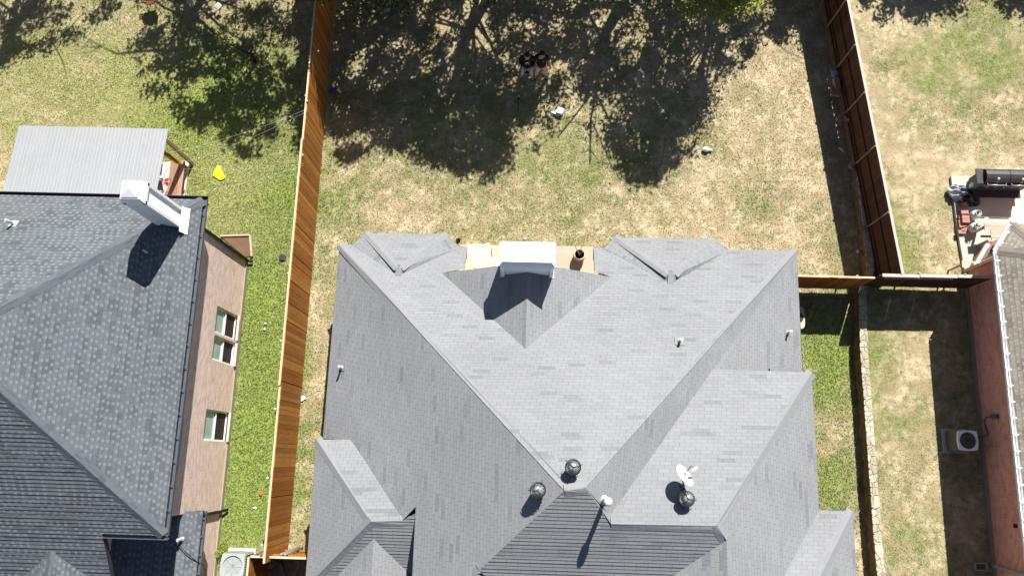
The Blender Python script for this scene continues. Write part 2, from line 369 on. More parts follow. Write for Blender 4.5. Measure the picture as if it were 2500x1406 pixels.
def ground_mat():
    t=NT('lawn'); p=t.coord(); g=t.new('ShaderNodeAttribute',attribute_name='green').outputs['Fac']; l=t.new('ShaderNodeAttribute',attribute_name='lush').outputs['Fac']
    a=t.noise(p,4.5,6,.72); b=t.noise(p,17,5,.75); c=t.noise(p,1.6,5,.6); d=t.noise(p,48,3,.7)
    soil=t.mix(t.ramp(c,[(.42,0.),(.58,1.)]),dim(srgb(170,150,120),.82),dim(srgb(204,188,158),.85))
    straw=t.mix(t.ramp(b,[(.40,0.),(.60,1.)]),dim(srgb(144,128,98),.84),dim(srgb(204,191,160),.85))
    dry=t.mix(t.ramp(a,[(.42,0.),(.58,1.)]),soil,straw)
    gdry=t.mix(t.ramp(b,[(.40,0.),(.60,1.)]),dim(srgb(96,100,66),.8),dim(srgb(146,146,102),.84))
    glush=t.mix(t.ramp(b,[(.40,0.),(.60,1.)]),dim(srgb(92,108,50),.88),dim(srgb(146,162,84),.92))
    grn=t.mix(l,gdry,glush); go=t.new('ShaderNodeAttribute',attribute_name='gold').outputs['Fac']; grn=t.mix(go,grn,t.mix(t.ramp(b,[(.4,0.),(.6,1.)]),dim(srgb(140,142,84),.8),dim(srgb(186,182,122),.86)))
    f=t.math('ADD',g,t.math('ADD',t.math('MULTIPLY',t.math('SUBTRACT',a,.5),1.7),t.math('MULTIPLY',t.math('SUBTRACT',b,.5),1.5)))
    f=t.ramp(f,[(.14,0.),(.85,1.)]); col=t.mix(f,dry,grn)
    col=t.mix(1.,col,t.ramp(d,[(.3,.88),(.7,1.09)]),'MULTIPLY')
    t.bump(t.math('ADD',t.math('ADD',t.math('MULTIPLY',b,.55),t.math('MULTIPLY',a,.6)),t.math('MULTIPLY',d,.3)),.6,.055)
    return t.fin(col,.97,0,.05)
M['lawn']=ground_mat()
def axis(core0,core1,step,far):
    a=list(np.arange(core0,core1+1e-6,step)); k=step*2; x=core1
    while x<far: x+=k; k*=1.7; a.append(x)
    k=step*2; x=core0
    while x>-far: x-=k; k*=1.7; a.insert(0,x)
    return np.array(a)
def sheet(name,X,Y,Z,label=None):
    """X,Y,Z 2d arrays"""
    ny,nx=X.shape; V=np.stack([X.ravel(),Y.ravel(),Z.ravel()],1)
    idx=np.arange(nx*ny).reshape(ny,nx); Fq=np.stack([idx[:-1,:-1],idx[:-1,1:],idx[1:,1:],idx[1:,:-1]],-1).reshape(-1,4)
    me=bpy.data.meshes.new(name); me.from_pydata(V.tolist(),[],Fq.tolist()); me.materials.append(M['lawn'])
    g,l=green(V[:,0],V[:,1],V[:,2])
    for nm,d in (('green',g),('lush',l),('gold',gold(V[:,0],V[:,1],V[:,2]))):
        at=me.attributes.new(nm,'FLOAT','POINT'); at.data.foreach_set('value',d.astype(np.float32))
    me.polygons.foreach_set('use_smooth',[True]*len(me.polygons))
    o=bpy.data.objects.new(name,me); COL.objects.link(o); o['kind']='structure'; return o
RZ=.5
# foot of the retaining wall (low side), top of the page to the bottom
foot_px=[(1975,-60),(2008,64),(2030,168),(2052,278),(2072,402),(2090,555),(2100,670),(2080,720),(2083,860),(2097,1054),(2116,1325),(2124,1406),(2132,1500),(2142,1650)]
foot=[un(px,py,0.) for px,py in foot_px]
foot=[np.array([foot[0][0]-.9,40,0])]+foot+[np.array([foot[-1][0]+.15,-14,0])]
fy=np.array([p[1] for p in foot])[::-1]; fx=np.array([p[0] for p in foot])[::-1]
def wallx(y): return np.interp(y,fy,fx)
ax=axis(-24,24,.22,260); ay=axis(-8,22,.22,260)
GX,GY=np.meshgrid(ax,ay); GZ=(fbm(GX.ravel(),GY.ravel(),.5,40).reshape(GX.shape)-.5)*.05
sheet('ground',GX,GY,GZ-.02)
ys=axis(-8,22,.22,260); ts=np.concatenate([np.arange(0,12,.22),np.array([13,15,19,26,40,80,250])])
RY=np.repeat(ys[:,None],len(ts),1); RX=wallx(ys)[:,None]+.24+ts[None,:]
sheet('raised_ground',RX,RY,RZ+(fbm(RX.ravel(),RY.ravel(),.5,41).reshape(RX.shape)-.5)*.03)

# grass blades: nobody could count them
def grass(name,n,xr,yr,zf,cond):
    X=rng.uniform(*xr,n); Y=rng.uniform(*yr,n); Z=zf(X,Y)
    P=pr(np.stack([X,Y,Z],1)); k=(P[:,0]>-60)&(P[:,0]<2560)&(P[:,1]>-60)&(P[:,1]<1460)&cond(X,Y); X,Y,Z=X[k],Y[k],Z[k]
    g,l=green(X,Y,Z); keep=rng.random(len(X))<(.35+.65*g); X,Y,Z,g,l=X[keep],Y[keep],Z[keep],g[keep],l[keep]; n=len(X)
    a=rng.uniform(0,2*np.pi,n); h=rng.uniform(.012,.035,n)*(.7+.6*l); wd=rng.uniform(.008,.02,n)
    lean=rng.uniform(.01,.06,n); la=rng.uniform(0,2*np.pi,n)
    V=np.empty((n,3,3)); ca,sa=np.cos(a)*wd,np.sin(a)*wd
    V[:,0]=np.stack([X-ca,Y-sa,Z-.01],1); V[:,1]=np.stack([X+ca,Y+sa,Z-.01],1); V[:,2]=np.stack([X+np.cos(la)*lean,Y+np.sin(la)*lean,Z+h],1)
    me=bpy.data.meshes.new(name); me.vertices.add(3*n); me.vertices.foreach_set('co',V.ravel()); me.loops.add(3*n); me.loops.foreach_set('vertex_index',np.arange(3*n)); me.polygons.add(n)
    me.polygons.foreach_set('loop_start',np.arange(0,3*n,3)); me.polygons.foreach_set('loop_total',np.full(n,3)); me.update()
    dry=np.array([[.48,.40,.27],[.40,.33,.22],[.54,.46,.33]])[rng.integers(0,3,n)]
    gr1=np.array([[.22,.22,.12],[.27,.27,.15],[.16,.17,.09]])[rng.integers(0,3,n)]; gr2=np.array([[.19,.24,.075],[.25,.30,.11],[.15,.20,.06]])[rng.integers(0,3,n)]
    gg=gr1*(1-l[:,None])+gr2*l[:,None]; go=gold(X,Y,Z)[:,None]; gg=gg*(1-go)+np.array([[.42,.42,.19],[.34,.36,.13],[.50,.47,.26]])[rng.integers(0,3,n)]*go; isg=(rng.random(n)<np.clip(g*1.25,0,.97))[:,None]; c=np.where(isg,gg,dry)
    c=c*np.where(isg,.92,.82); C=np.repeat(np.concatenate([c,np.ones((n,1))],1),3,0)
    at=me.color_attributes.new('col','FLOAT_COLOR','POINT'); at.data.foreach_set('color',C.astype(np.float32).ravel())
    t=NT('grass_blade'); t.fin(t.new('ShaderNodeAttribute',attribute_name='col').outputs['Color'],.8,0,.1); me.materials.append(t.mat)
    o=bpy.data.objects.new(name,me); COL.objects.link(o); o['kind']='stuff'; o['label']='short patchy grass, green and straw coloured, covering the yards'; o['category']='grass'
grass('grass',620000,(-21,19),(-4.5,17.5),lambda X,Y:np.where(X>wallx(Y)+.25,RZ,0.)+0*X,lambda X,Y:(np.abs(X-wallx(Y)-.12)>.17)&~((X>-8.9)&(X<-8.7)&False)&~((X>-2.15)&(X<2.3)&(Y<7.2)&(Y>5)))

# ------------------------------------------------------------------ retaining wall
def wallobj():
    t=thing('retaining_wall',tuple(foot[7]),'low pale stone retaining wall stepping down beside the grey roofed house','wall')
    def stone():
        q=NT('limestone_rubble'); p=q.coord(); v=q.new('ShaderNodeTexVoronoi',feature='DISTANCE_TO_EDGE'); q.inp(v,'Vector',p); v.inputs['Scale'].default_value=3.6; v2=q.new('ShaderNodeTexVoronoi'); q.inp(v2,'Vector',p); v2.inputs['Scale'].default_value=3.6
        n=q.noise(p,9,5,.7); col=q.mix(q.ramp(v2.outputs['Color'],[(.2,0.),(.8,1.)]),dim(srgb(216,208,188),.72),dim(srgb(192,182,160),.72)); col=q.mix(1.,col,q.ramp(n,[(.3,.75),(.7,1.15)]),'MULTIPLY')
        e=q.ramp(v.outputs['Distance'],[(0.,1.),(.05,0.)]); col=q.mix(q.math('MULTIPLY',e,.3),col,dim(srgb(110,100,84),.72)); q.bump(q.math('SUBTRACT',q.math('MULTIPLY',n,.4),e),.8,.03); return q.fin(col,.95,0,.1)
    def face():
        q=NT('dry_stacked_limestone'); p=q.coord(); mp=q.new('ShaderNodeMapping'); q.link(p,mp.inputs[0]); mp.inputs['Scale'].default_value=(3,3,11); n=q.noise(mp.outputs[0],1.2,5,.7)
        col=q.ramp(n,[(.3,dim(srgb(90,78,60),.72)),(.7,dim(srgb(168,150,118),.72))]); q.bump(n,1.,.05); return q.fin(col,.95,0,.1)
    body=MB(); cop=MB(); rr=random.Random(5); ms=stone()
    yy=np.concatenate([np.arange(-9,20,.16),[]]); prev=None
    for i in range(len(yy)-1):
        y0,y1=yy[i],yy[i+1]; x0,x1=wallx(y0),wallx(y1); j0=.02*math.sin(y0*9)+.02*math.sin(y0*23); j1=.02*math.sin(y1*9)+.02*math.sin(y1*23)
        zt=RZ+.02
        body.poly([(x0+j0,y0,-.1),(x0+j0+.03,y0,zt),(x1+j1+.03,y1,zt),(x1+j1,y1,-.1)]); body.poly([(x0+.24,y0,zt),(x0+.24,y0,-.1),(x1+.24,y1,-.1),(x1+.24,y1,zt)]); body.poly([(x0+j0+.03,y0,zt),(x0+.24,y0,zt),(x1+.24,y1,zt),(x1+j1+.03,y1,zt)])
    y=-9.
    while y<19.8:
        L=rr.uniform(.16,.42); k=rr.choice((1,2,2)); x=wallx(y+L/2); dx=wallx(y+L)-wallx(y); ws=[.27] if k==1 else [rr.uniform(.1,.16)]; 
        if k==2: ws.append(.27-ws[0]-.01)
        xx=x-.01
        for w_ in ws:
            g=.003; n=8; pts=[]
            for q in range(n):
                a=2*math.pi*q/n+.39; cx=math.copysign(abs(math.cos(a))**.35,math.cos(a)); cy=math.copysign(abs(math.sin(a))**.35,math.sin(a))
                pts.append((xx+w_/2+cx*(w_/2-g)*rr.uniform(.9,1.03)+dx*cy*.5, y+L/2+cy*(L/2-g)*rr.uniform(.92,1.02)))
            cop.prism(pts,RZ+.015,RZ+rr.uniform(.045,.055)); xx+=w_
        y+=L
    for i in range(len(yy)-1):
        y0,y1=yy[i],yy[i+1]; x0,x1=wallx(y0),wallx(y1); cop.poly([(x0+.03,y0,RZ+.038),(x0+.24,y0,RZ+.038),(x1+.24,y1,RZ+.038),(x1+.03,y1,RZ+.038)])
    body.build('wall_body',face(),t); cop.build('coping',ms,t)
wallobj()

# ------------------------------------------------------------------ houses
def cap(mb,p0,p1,plA,plB,w=.17,seg=.2,lift=.010,wig=.002):
    if any(p is not None and p[0][1]<-.3 for p in (plA,plB)): lift+=.009   # sits on top of the stepped courses
    """ridge or hip shingles bent over the line p0->p1, one piece every seg metres"""
    p0=np.array(p0,float);p1=np.array(p1,float); d=p1-p0; L=np.linalg.norm(d); d/=L; lat=np.array([d[1],-d[0],0]); lat/=np.linalg.norm(lat); rr=random.Random(int(L*1000)+3)
    n=max(1,int(round(L/seg))); st=L/n
    rows=[(-1,0),(-.62,.35),(-.25,.8),(0,.95),(.25,.8),(.62,.35),(1,0)]
    for i in range(n):
        a=p0+d*(i*st); b=p0+d*((i+1)*st+.03); k=rr.uniform(-wig,wig); P=[]
        for q,(e,rise) in enumerate((( a,.005),(b,.0))):
            row=[]
            for u,c in rows:
                x,y=(e[0]+lat[0]*(u*w+k), e[1]+lat[1]*(u*w+k)); zz=[zon(x,y,pl) for pl in (plA,plB) if pl is not None]; z=min(zz) if abs(u)>.01 else e[2]
                # rounded: blend the ridge point towards the faces
                z=min(z,e[2])+lift*.55+lift*c*.8+rise*(.5+.5*c)
                row.append((x,y,z))
            P.append(row)
        for j in range(len(rows)-1): mb.poly([P[0][j],P[0][j+1],P[1][j+1],P[1][j]],smooth=False)
        mb.poly([(x,y,z-.012) for x,y,z in reversed(P[0])]+[P[0][j] for j in range(len(rows))])
def weld(o,smooth_cap=False):
    bm=bmesh.new(); bm.from_mesh(o.data); bmesh.ops.remove_doubles(bm,verts=bm.verts,dist=.0008); bmesh.ops.recalc_face_normals(bm,faces=bm.faces); bm.to_mesh(o.data); bm.free()
def upface(mb,pts,m=0):
    """roof face wound so that it looks up"""
    P=[np.array(p,float) for p in pts]; nz=sum(P[i][0]*P[(i+1)%len(P)][1]-P[(i+1)%len(P)][0]*P[i][1] for i in range(len(P)))
    mb.poly(P if nz>0 else P[::-1],m)
def courses(mb,poly,pl,e=.088,butt=.012,seed=1):
    """south slope laid as real overlapping courses: each strip lifts towards its lower edge and ends in a small step"""
    P=[(float(p[0]),float(p[1])) for p in poly]; ys=[p[1] for p in P]; y=min(ys); top=max(ys); rr=random.Random(seed)
    def clip(Q,yy,keep_above):
        R_=[]
        for i in range(len(Q)):
            a,b=Q[i],Q[(i+1)%len(Q)]; ia=(a[1]>=yy) if keep_above else (a[1]<=yy); ib=(b[1]>=yy) if keep_above else (b[1]<=yy)
            if ia: R_.append(a)
            if ia!=ib: k=(yy-a[1])/(b[1]-a[1]); R_.append((a[0]+(b[0]-a[0])*k,yy))
        return R_
    while y<top-1e-4:
        y1=min(y+e,top); Q=clip(clip(P,y,True),y1,False)
        if len(Q)>=3:
            bt=butt*rr.uniform(.7,1.2); F_=[(q[0],q[1],zon(q[0],q[1],pl)+.002+bt*max(0,1-(q[1]-y)/e)) for q in Q]; upface(mb,F_)
            xs=[q[0] for q in Q if abs(q[1]-y)<1e-6]
            if len(xs)>=2: x0,x1=min(xs),max(xs); z=zon(x0,y,pl); z_=zon(x1,y,pl); mb.poly([(x0,y,z),(x1,y,z_),(x1,y,z_+.002+bt),(x0,y,z+.002+bt)])
        y=y1
def eave(fm,a,b,inw,drop=.17,th=.36):
    """fascia board and soffit along a->b; inw points towards the house"""
    a=np.array(a);b=np.array(b);i=np.array([inw[0],inw[1],0.]); a2=a-[0,0,drop]; b2=b-[0,0,drop]
    fm.poly([a,b,b2,a2]); fm.poly([a2,b2,b2+i*th,a2+i*th])

# ---- centre house
P_=.65; ZE=2.5
CN=eplane(un(829,597,ZE),un(1945,612,ZE),P_,-1); CW=eplane(un(826,597,ZE),un(788,1070,ZE),P_,1); CE=eplane(un(1945,612,ZE),un(1960,905,ZE),P_,-1)
AW=hit((1378,1198),CN); AE=hit((1430,1190),CN); AE[2]=AW[2]=(AE[2]+AW[2])/2
CS=eplane(AW,AE,P_,-1)            # falls to the south from the ridge (rises to the north)
CS=(np.array([0.02,-P_,1.]),None); CS=(CS[0],CS[0]@AW)
z1=g0z=hit((1740,903),CE)[2]; print('z1',z1); WN=un(1982,908,z1); vWN=hit((1490,1258),CE)
pn=(vWN[2]-z1)/(WN[1]-vWN[1]); RN=(np.array([0,pn,1.]),z1+pn*WN[1]); RE=eplane(un(1982,908,z1),un(2000,1245,z1),P_,-1)
zl=hit((855,1073),CW)[2]; LNW=un(773,1072,zl); vLN=hit((985,1270),CW); pl_=(vLN[2]-zl)/(LNW[1]-vLN[1]); LN_=(np.array([0,pl_,1.]),zl+pl_*LNW[1]); LW_=eplane(un(773,1072,zl),un(750,1390,zl),P_,1)
lap=hit((905,1272),LW_); LS_=(np.array([0,-P_,1.]),lap[2]-P_*lap[1])
house=thing('grey_roofed_house',(1.,0,0),'large house with pale grey shingle hip roof and wide white chimney, in the middle','house')
rm=MB(); cm=MB(); fm=MB()
NW=np.array([*un(829,597,ZE)]); NE=un(1945,612,ZE); SWm=un(788,1070,ZE)
g=lambda p,pl:hit(p,pl)
# north face with the patio notch; crickets lie on it
N1=g((1141,603),CN); N2=g((1133,657),CN); N3=g((1452,662),CN); N4=g((1449,604),CN)
yr=g((1075,665),CN)[1]-.02; zr=g((1283,850),CN)[2]; xr=g((1283,850),CN)[0]; pc=(zr-zon(-2.55,yr,CN))/2.55; print('cricket',yr,zr,pc,AW,AE); KE=(np.array([pc,0,1.]),zr+pc*xr); KW=(np.array([-pc,0,1.]),zr-pc*xr)
def onN(x,y): return np.array([x,y,zon(x,y,CN)])
kwx=None
# ends of the cricket rake where it meets the north face
def meet(pl,y): # x where pl and CN agree at this y
    xs=np.linspace(-4,4,8001); d=[zon(x,y,pl)-zon(x,y,CN) for x in (0,)]
    best=xs[np.argmin(np.abs(np.array([zon(x,y,pl) for x in xs])-np.array([zon(x,y,CN) for x in xs])) + (0 if True else 0)*xs)]
    return best
kx0=(zon(0,yr,CN)-zr)/pc+xr; kx1=xr+(zr-zon(2.5,yr,CN))/pc; kx0=xr-(zr-zon(-2.5,yr,CN))/pc
Kv=g((1283,850),CN); KA=np.array([kx0,yr,zon(kx0,yr,KW)]); KB=np.array([kx1,yr,zon(kx1,yr,KE)]); KR=np.array([xr,yr,zr])
upface(rm,[NW,N1,N2,KA,Kv,AW])
upface(rm,[NE,N4,N3,KB,Kv,AW,AE])
fm.poly([N1,N2,N2-[0,0,.18],N1-[0,0,.18]]); fm.poly([N4,N3,N3-[0,0,.18],N4-[0,0,.18]])
# underside behind the notch
upface(rm,[KA+[0,0,.004],KR+[0,0,.004],Kv+[0,0,.004]]); upface(rm,[KB+[0,0,.004],KR+[0,0,.004],Kv+[0,0,.004]])
fm.poly([KA,KR,KR-[0,0,.2],KA-[0,0,.2]]); fm.poly([KR,KB,KB-[0,0,.2],KR-[0,0,.2]])
SB=-9.5
def ext(p,pl,y=SB): return np.array([p[0],y,zon(p[0],y,pl)])
# west face
cW=g((1015,1240),CW); W5=g((1170,1390),CW)
wl=[NW,SWm,g((850,1074),CW),g((980,1272),CW),cW,ext(cW,CW),ext(W5,CW),W5,AW]; upface(rm,wl)
e1=cW; e2=ext(cW,CW); fm.poly([e1,e2,e2-[0,0,.22],e1-[0,0,.22]]); fm.poly([e1-[-.1,0,.22],e2-[-.1,0,.22],[e2[0]+.1,e2[1],2.6],[e1[0]+.1,e1[1],2.6]])
# east face
E1=un(1960,905,ZE); hE=hit((1490,1258),CE)
E3=np.array([WN[0]-.02,WN[1],zon(WN[0]-.02,WN[1],CE)])
upface(rm,[NE,un(1960,925,ZE),g((1900,925),CE),g((1740,912),CE),g((1725,930),CE),hE,AE])
# south face
sR=np.array([hE[0],hE[1],zon(hE[0],hE[1],CE)]); R1=np.array([*g((1750,1280),RE)]); yRidge=-1.32
CS=(np.array([0,-P_,1.]),AW[2]-P_*AW[1]);
R0=hit((1492,1278),CS); R1=hit((1750,1283),CS); R2=hit((1773,1318),CS); print('R',R0,R1,R2,'RE at R1',zon(R1[0],R1[1],RE),zon(R2[0],R2[1],RE),vWN)
zR=(R0[2]+R1[2])/2; R0[2]=zR; R1[2]=zR; R1[2]=zon(R1[0],R1[1],RE)-.0; R2[2]=zon(R2[0],R2[1],RE)
GWp=(np.array([-P_,0,1.]),R2[2]-P_*R2[0])     # west face of the front wing, ridge runs south
GEq=(np.array([P_,0,1.]),R2[2]+P_*R2[0])
s6=g((1640,1406),CS); d=(s6-R2)/(R2[1]-s6[1]); s7=s6+d*4; 
kk=W5; KEs=(np.array([P_*.9,0,1.]),kk[2]+P_*.9*kk[0]); kd=np.array([1,-.9,-P_*.9]); s8=kk+kd*3.2
courses(rm,[AW,AE,R0,R1,R2,s6,s7,s8,kk],CS)
# valley meeting of the front wings
upface(rm,[kk,s8,[s8[0],SB,s8[2]],[kk[0],SB,kk[2]]])
upface(rm,[R2,s6,s7,[s7[0],SB,s7[2]],[R2[0],SB,R2[2]]])
# right wing: north and east faces
RA=R1.copy(); EW1=un(2000,1245,z1)
upface(rm,[WN,np.array([g((1740,903),CE)[0],WN[1],z1]),vWN,R0,RA])
LWy=un(2082,1248,z1); RS=np.array([EW1[0],SB,z1])
# low east wing: valley from its inner corner, own hip
lx=LWy[0]; ly=EW1[1]; kq=1.5
Vq=np.array([EW1[0]-kq*1.,ly-kq*1.25,z1+P_*kq]); Vn=np.array([EW1[0]-3.,ly-3*1.25,z1+P_*3.])
LEp=(np.array([P_,0,1.]),z1+P_*lx); LNp=(np.array([0,P_/1.25,1.]),z1+P_/1.25*ly)
upface(rm,[WN,EW1,Vn,[Vn[0],SB,Vn[2]],[R2[0],SB,zon(R2[0],SB,RE)],R2,RA])
cN_=np.array([lx,ly,z1]); hN=np.array([lx-3.6,ly-3.6*1.25,z1+P_*3.6]); vE=np.array([EW1[0]-3.,ly-3.*1.25,z1+P_*3.])
upface(rm,[[EW1[0],ly,z1],cN_,hN,vE]); upface(rm,[cN_,[lx,SB,z1],[hN[0],SB,hN[2]],hN])
eave(fm,WN,EW1,(-1,0)); eave(fm,EW1,cN_,(0,-1)); eave(fm,cN_,[lx,SB,z1],(-1,0)); eave(fm,[g((1740,903),CE)[0],WN[1],z1],WN,(0,-1))
# left wing
L0=LNW; L1=hit((855,1073),CW); L2=lap; L3=vLN+[0,0,.01]; L3[2]=lap[2]; Lh=L2+np.array([-1,-1,-P_])*2.6; LWx=LNW[0]
upface(rm,[L0,L1+[0.05,0,.01],L3,L2]); Lc=np.array([LWx,L2[1]-(L2[0]-LWx),zl])
upface(rm,[L0,L2,Lc]); eave(fm,L0,L1,(0,-1)); eave(fm,L0,Lc,(1,0))
ZW2=zl
cur=cW+[.02,0,-.02]
sg=hit((912,1315),LS_); se=np.array([cW[0]+.35,L3[1],L3[2]])
lowy=Lc[1]; courses(rm,[L2,L3,[cW[0]-.18,L3[1]+.12,L3[2]],[cW[0]+.3,cW[1],zon(cW[0]+.3,cW[1],LS_)-.0],[cW[0]+.3,SB,zon(cW[0]+.3,SB,LS_)],[Lc[0],SB,zon(0,SB,LS_)],Lc],LS_)
upface(rm,[[sg[0],sg[1],sg[2]+.015],[sg[0]+2.2,sg[1]-2.2,sg[2]-P_*2.2],[sg[0]+2.2,SB,sg[2]-P_*2.2],[sg[0],SB,sg[2]+.015]]); upface(rm,[[sg[0],sg[1],sg[2]+.015],[sg[0]-2.2,sg[1]-2.2,sg[2]-P_*2.2],[sg[0]-2.2,SB,sg[2]-P_*2.2],[sg[0],SB,sg[2]+.015]])
# west strip of the wing south of the hip
# bay roofs on the north eave
def bay(pts,apex,rend):
    """pts: eave pixels w0,w1,e1,e0 ; apex pair of pixels; ridge end pixel"""
    zt=g(rend,CN)[2]; w0,w1,e1,e0=[un(*p,ZE) for p in pts]; a,b=[un(*p,zt) for p in apex]; r=g(rend,CN)
    mid=(a+b)/2
    upface(rm,[w1,e1,b,a]); upface(rm,[w0+[0,-.02,.01],w1,a,r]); upface(rm,[e0+[0,-.02,.01],e1,b,r]); upface(rm,[a,b,r])
    for p,q,iw in ((w0,w1,(.7,-.7)),(w1,e1,(0,-1)),(e1,e0,(-.7,-.7))): eave(fm,p,q,iw)
    def plane3(A,B,C): n=np.cross(B-A,C-A); n=n/n[2]; return n,n@A
    pN=plane3(w1,e1,a); pW=plane3(w0,w1,a); pE=plane3(e0,e1,b)
    cap(cm,a,w1,pN,pW,.12,lift=.004); cap(cm,b,e1,pN,pE,.12,lift=.004); cap(cm,mid+[0,.12,0],r,pW,pE,.09,lift=.004)
bay([(855,599),(893,569),(1088,572),(1124,602)],((970,655),(979,655)),(972,674))
bay([(1473,604),(1502,579),(1743,583),(1779,611)],((1632,670),(1648,670)),(1637,693))
for a,b in ((NW,un(855,599,ZE)),(un(1124,602,ZE),N1),(N4,un(1473,604,ZE)),(un(1779,611,ZE),NE)): eave(fm,a,b,(0,-1))
eave(fm,NW,SWm,(1,0)); eave(fm,NE,un(1960,905,ZE),(-1,0)); eave(fm,un(1960,905,ZE),[8.28,SB,ZE],(-1,0))
upface(rm,[un(1960,905,ZE),[7.0,un(1960,905,ZE)[1],3.4],[7.0,SB,3.4],[8.28,SB,ZE]])
eave(fm,SWm,[SWm[0],SB,ZE],(1,0))
# ridge and hip caps
for a,b,p,q in ((NW,AW,CN,CW),(NE,AE,CN,CE),(W5,AW,CS,CW),(R0,AE,CS,CE),(AW,AE,CN,CS),(R0,R1,RN,CS),(WN,RA,RN,RE),(R2,R1,CS,RE),([R2[0],SB,R2[2]],R2,GWp,GEq),(L0,L2,LN_,LW_),(Lc,L2,LS_,LW_),(L2,L3,LN_,LS_),(cN_,hN,LNp,LEp),([kk[0],SB,kk[2]],kk,KEs,CW),([sg[0],SB,sg[2]],sg,(np.array([P_,0,1.]),sg[2]+P_*sg[0]),(np.array([-P_,0,1.]),sg[2]-P_*sg[0])),([Kv[0],Kv[1],zr],KR,KE,KW)):
    cap(cm,a,b,p,q,.15 if b is not KR else .1)
cap(cm,L3+[-.02,0,0],[cW[0]-.02,cW[1]+.02,cW[2]+.02],LN_,LS_,.12)
ro=rm.build('roof',M['roof_c'],house); cm.build('ridge_cap',M['cap_c'],ro); fm.build('fascia',M['fascia_c'],house)
wm=MB()
def wall(mb,a,b,z0,z1_): mb.poly([(a[0],a[1],z0),(b[0],b[1],z0),(b[0],b[1],z1_),(a[0],a[1],z1_)])
lp=[(-5.45,SB),(-5.45,5.95),(-5.0,5.95),(-4.7,6.35),(-2.9,6.35),(-2.6,5.95),(-2.2,5.95),(-2.2,4.9),(2.3,4.9),(2.3,6.),(2.8,6.),(3.1,6.4),(5.2,6.4),(5.5,6.1),(7.8,6.1),(7.8,SB)]
for a,b in zip(lp,lp[1:]): wall(wm,a,b,0,2.42)
wall(wm,(-2.2,4.9),(2.3,4.9),2.42,3.3)
wall(wm,(7.15,2.1),(5.,2.1),2.6,z1-.17); wall(wm,(7.15,2.1),(7.15,-1.4),2.6,z1-.17); wall(wm,(8.0,-1.4),(7.1,-1.4),0,z1-.17); wall(wm,(8.0,-1.4),(8.0,SB),0,z1-.17)
wm.build('wall',M['brick_c'],house)
# chimney of the centre house
ch=MB(); cb=(.01,5.24); 
ch.box((-.015,5.36,4.7),(1.36,.52,1.5)); body=ch.build('chimney',M['siding'],house)
tr=MB()
for sx in (-.69,.66):
    for sy in (5.09,5.63): tr.box((sx,sy,4.7),(.09,.09,1.52))
tr.box((-.015,5.36,5.46),(1.44,.6,.05)); tr.build('corner_trim',M['white'],body)
sl_=MB(); [sl_.box((x,5.095,5.36),(.6,.02,.1)) for x in (-.34,.31)]; sl_.build('louvre_slot',M['black'],body)
cp=MB(); x0,x1,y0,y1=-.77,.74,5.05,5.74
for px in (x0+.04,-.015,x1-.04): cp.box((px,y0+.03,5.52),(.05,.05,.09)); cp.box((px,y1-.03,5.52),(.05,.05,.09))
i=.1; zb,zt=5.565,5.68
cp.poly([(x0,y0,zb),(x1,y0,zb),(x1-i,y0+i,zt),(x0+i,y0+i,zt)]); cp.poly([(x1,y0,zb),(x1,y1,zb),(x1-i,y1-i*.4,zt),(x1-i,y0+i,zt)]); cp.poly([(x1,y1,zb),(x0,y1,zb),(x0+i,y1-i*.4,zt),(x1-i,y1-i*.4,zt)]); cp.poly([(x0,y1,zb),(x0,y0,zb),(x0+i,y0+i,zt),(x0+i,y1-i*.4,zt)]); cp.poly([(x0+i,y0+i,zt),(x1-i,y0+i,zt),(x1-i,y1-i*.4,zt),(x0+i,y1-i*.4,zt)])
cp.poly([(x0,y0,zb-.03),(x0,y1,zb-.03),(x1,y1,zb-.03),(x1,y0,zb-.03)])
for a,b in (((x0,y0),(x1,y0)),((x1,y0),(x1,y1)),((x1,y1),(x0,y1)),((x0,y1),(x0,y0))): cp.poly([(a[0],a[1],zb-.03),(b[0],b[1],zb-.03),(b[0],b[1],zb),(a[0],a[1],zb)])
cp.build('chimney_cap',M['white'],body)
for s,pl in ((-1,KW),(1,KE)):
    fl=MB(); x=s*.70-.015; fl.poly([(x,5.04,zon(x,0,pl)+.02),(x+s*.07,5.04,zon(x+s*.07,0,pl)+.015),(x+s*.07,yr,zon(x+s*.07,0,pl)+.015),(x,yr,zon(x,0,pl)+.02)]); fl.build('flashing',M['lead'],body)
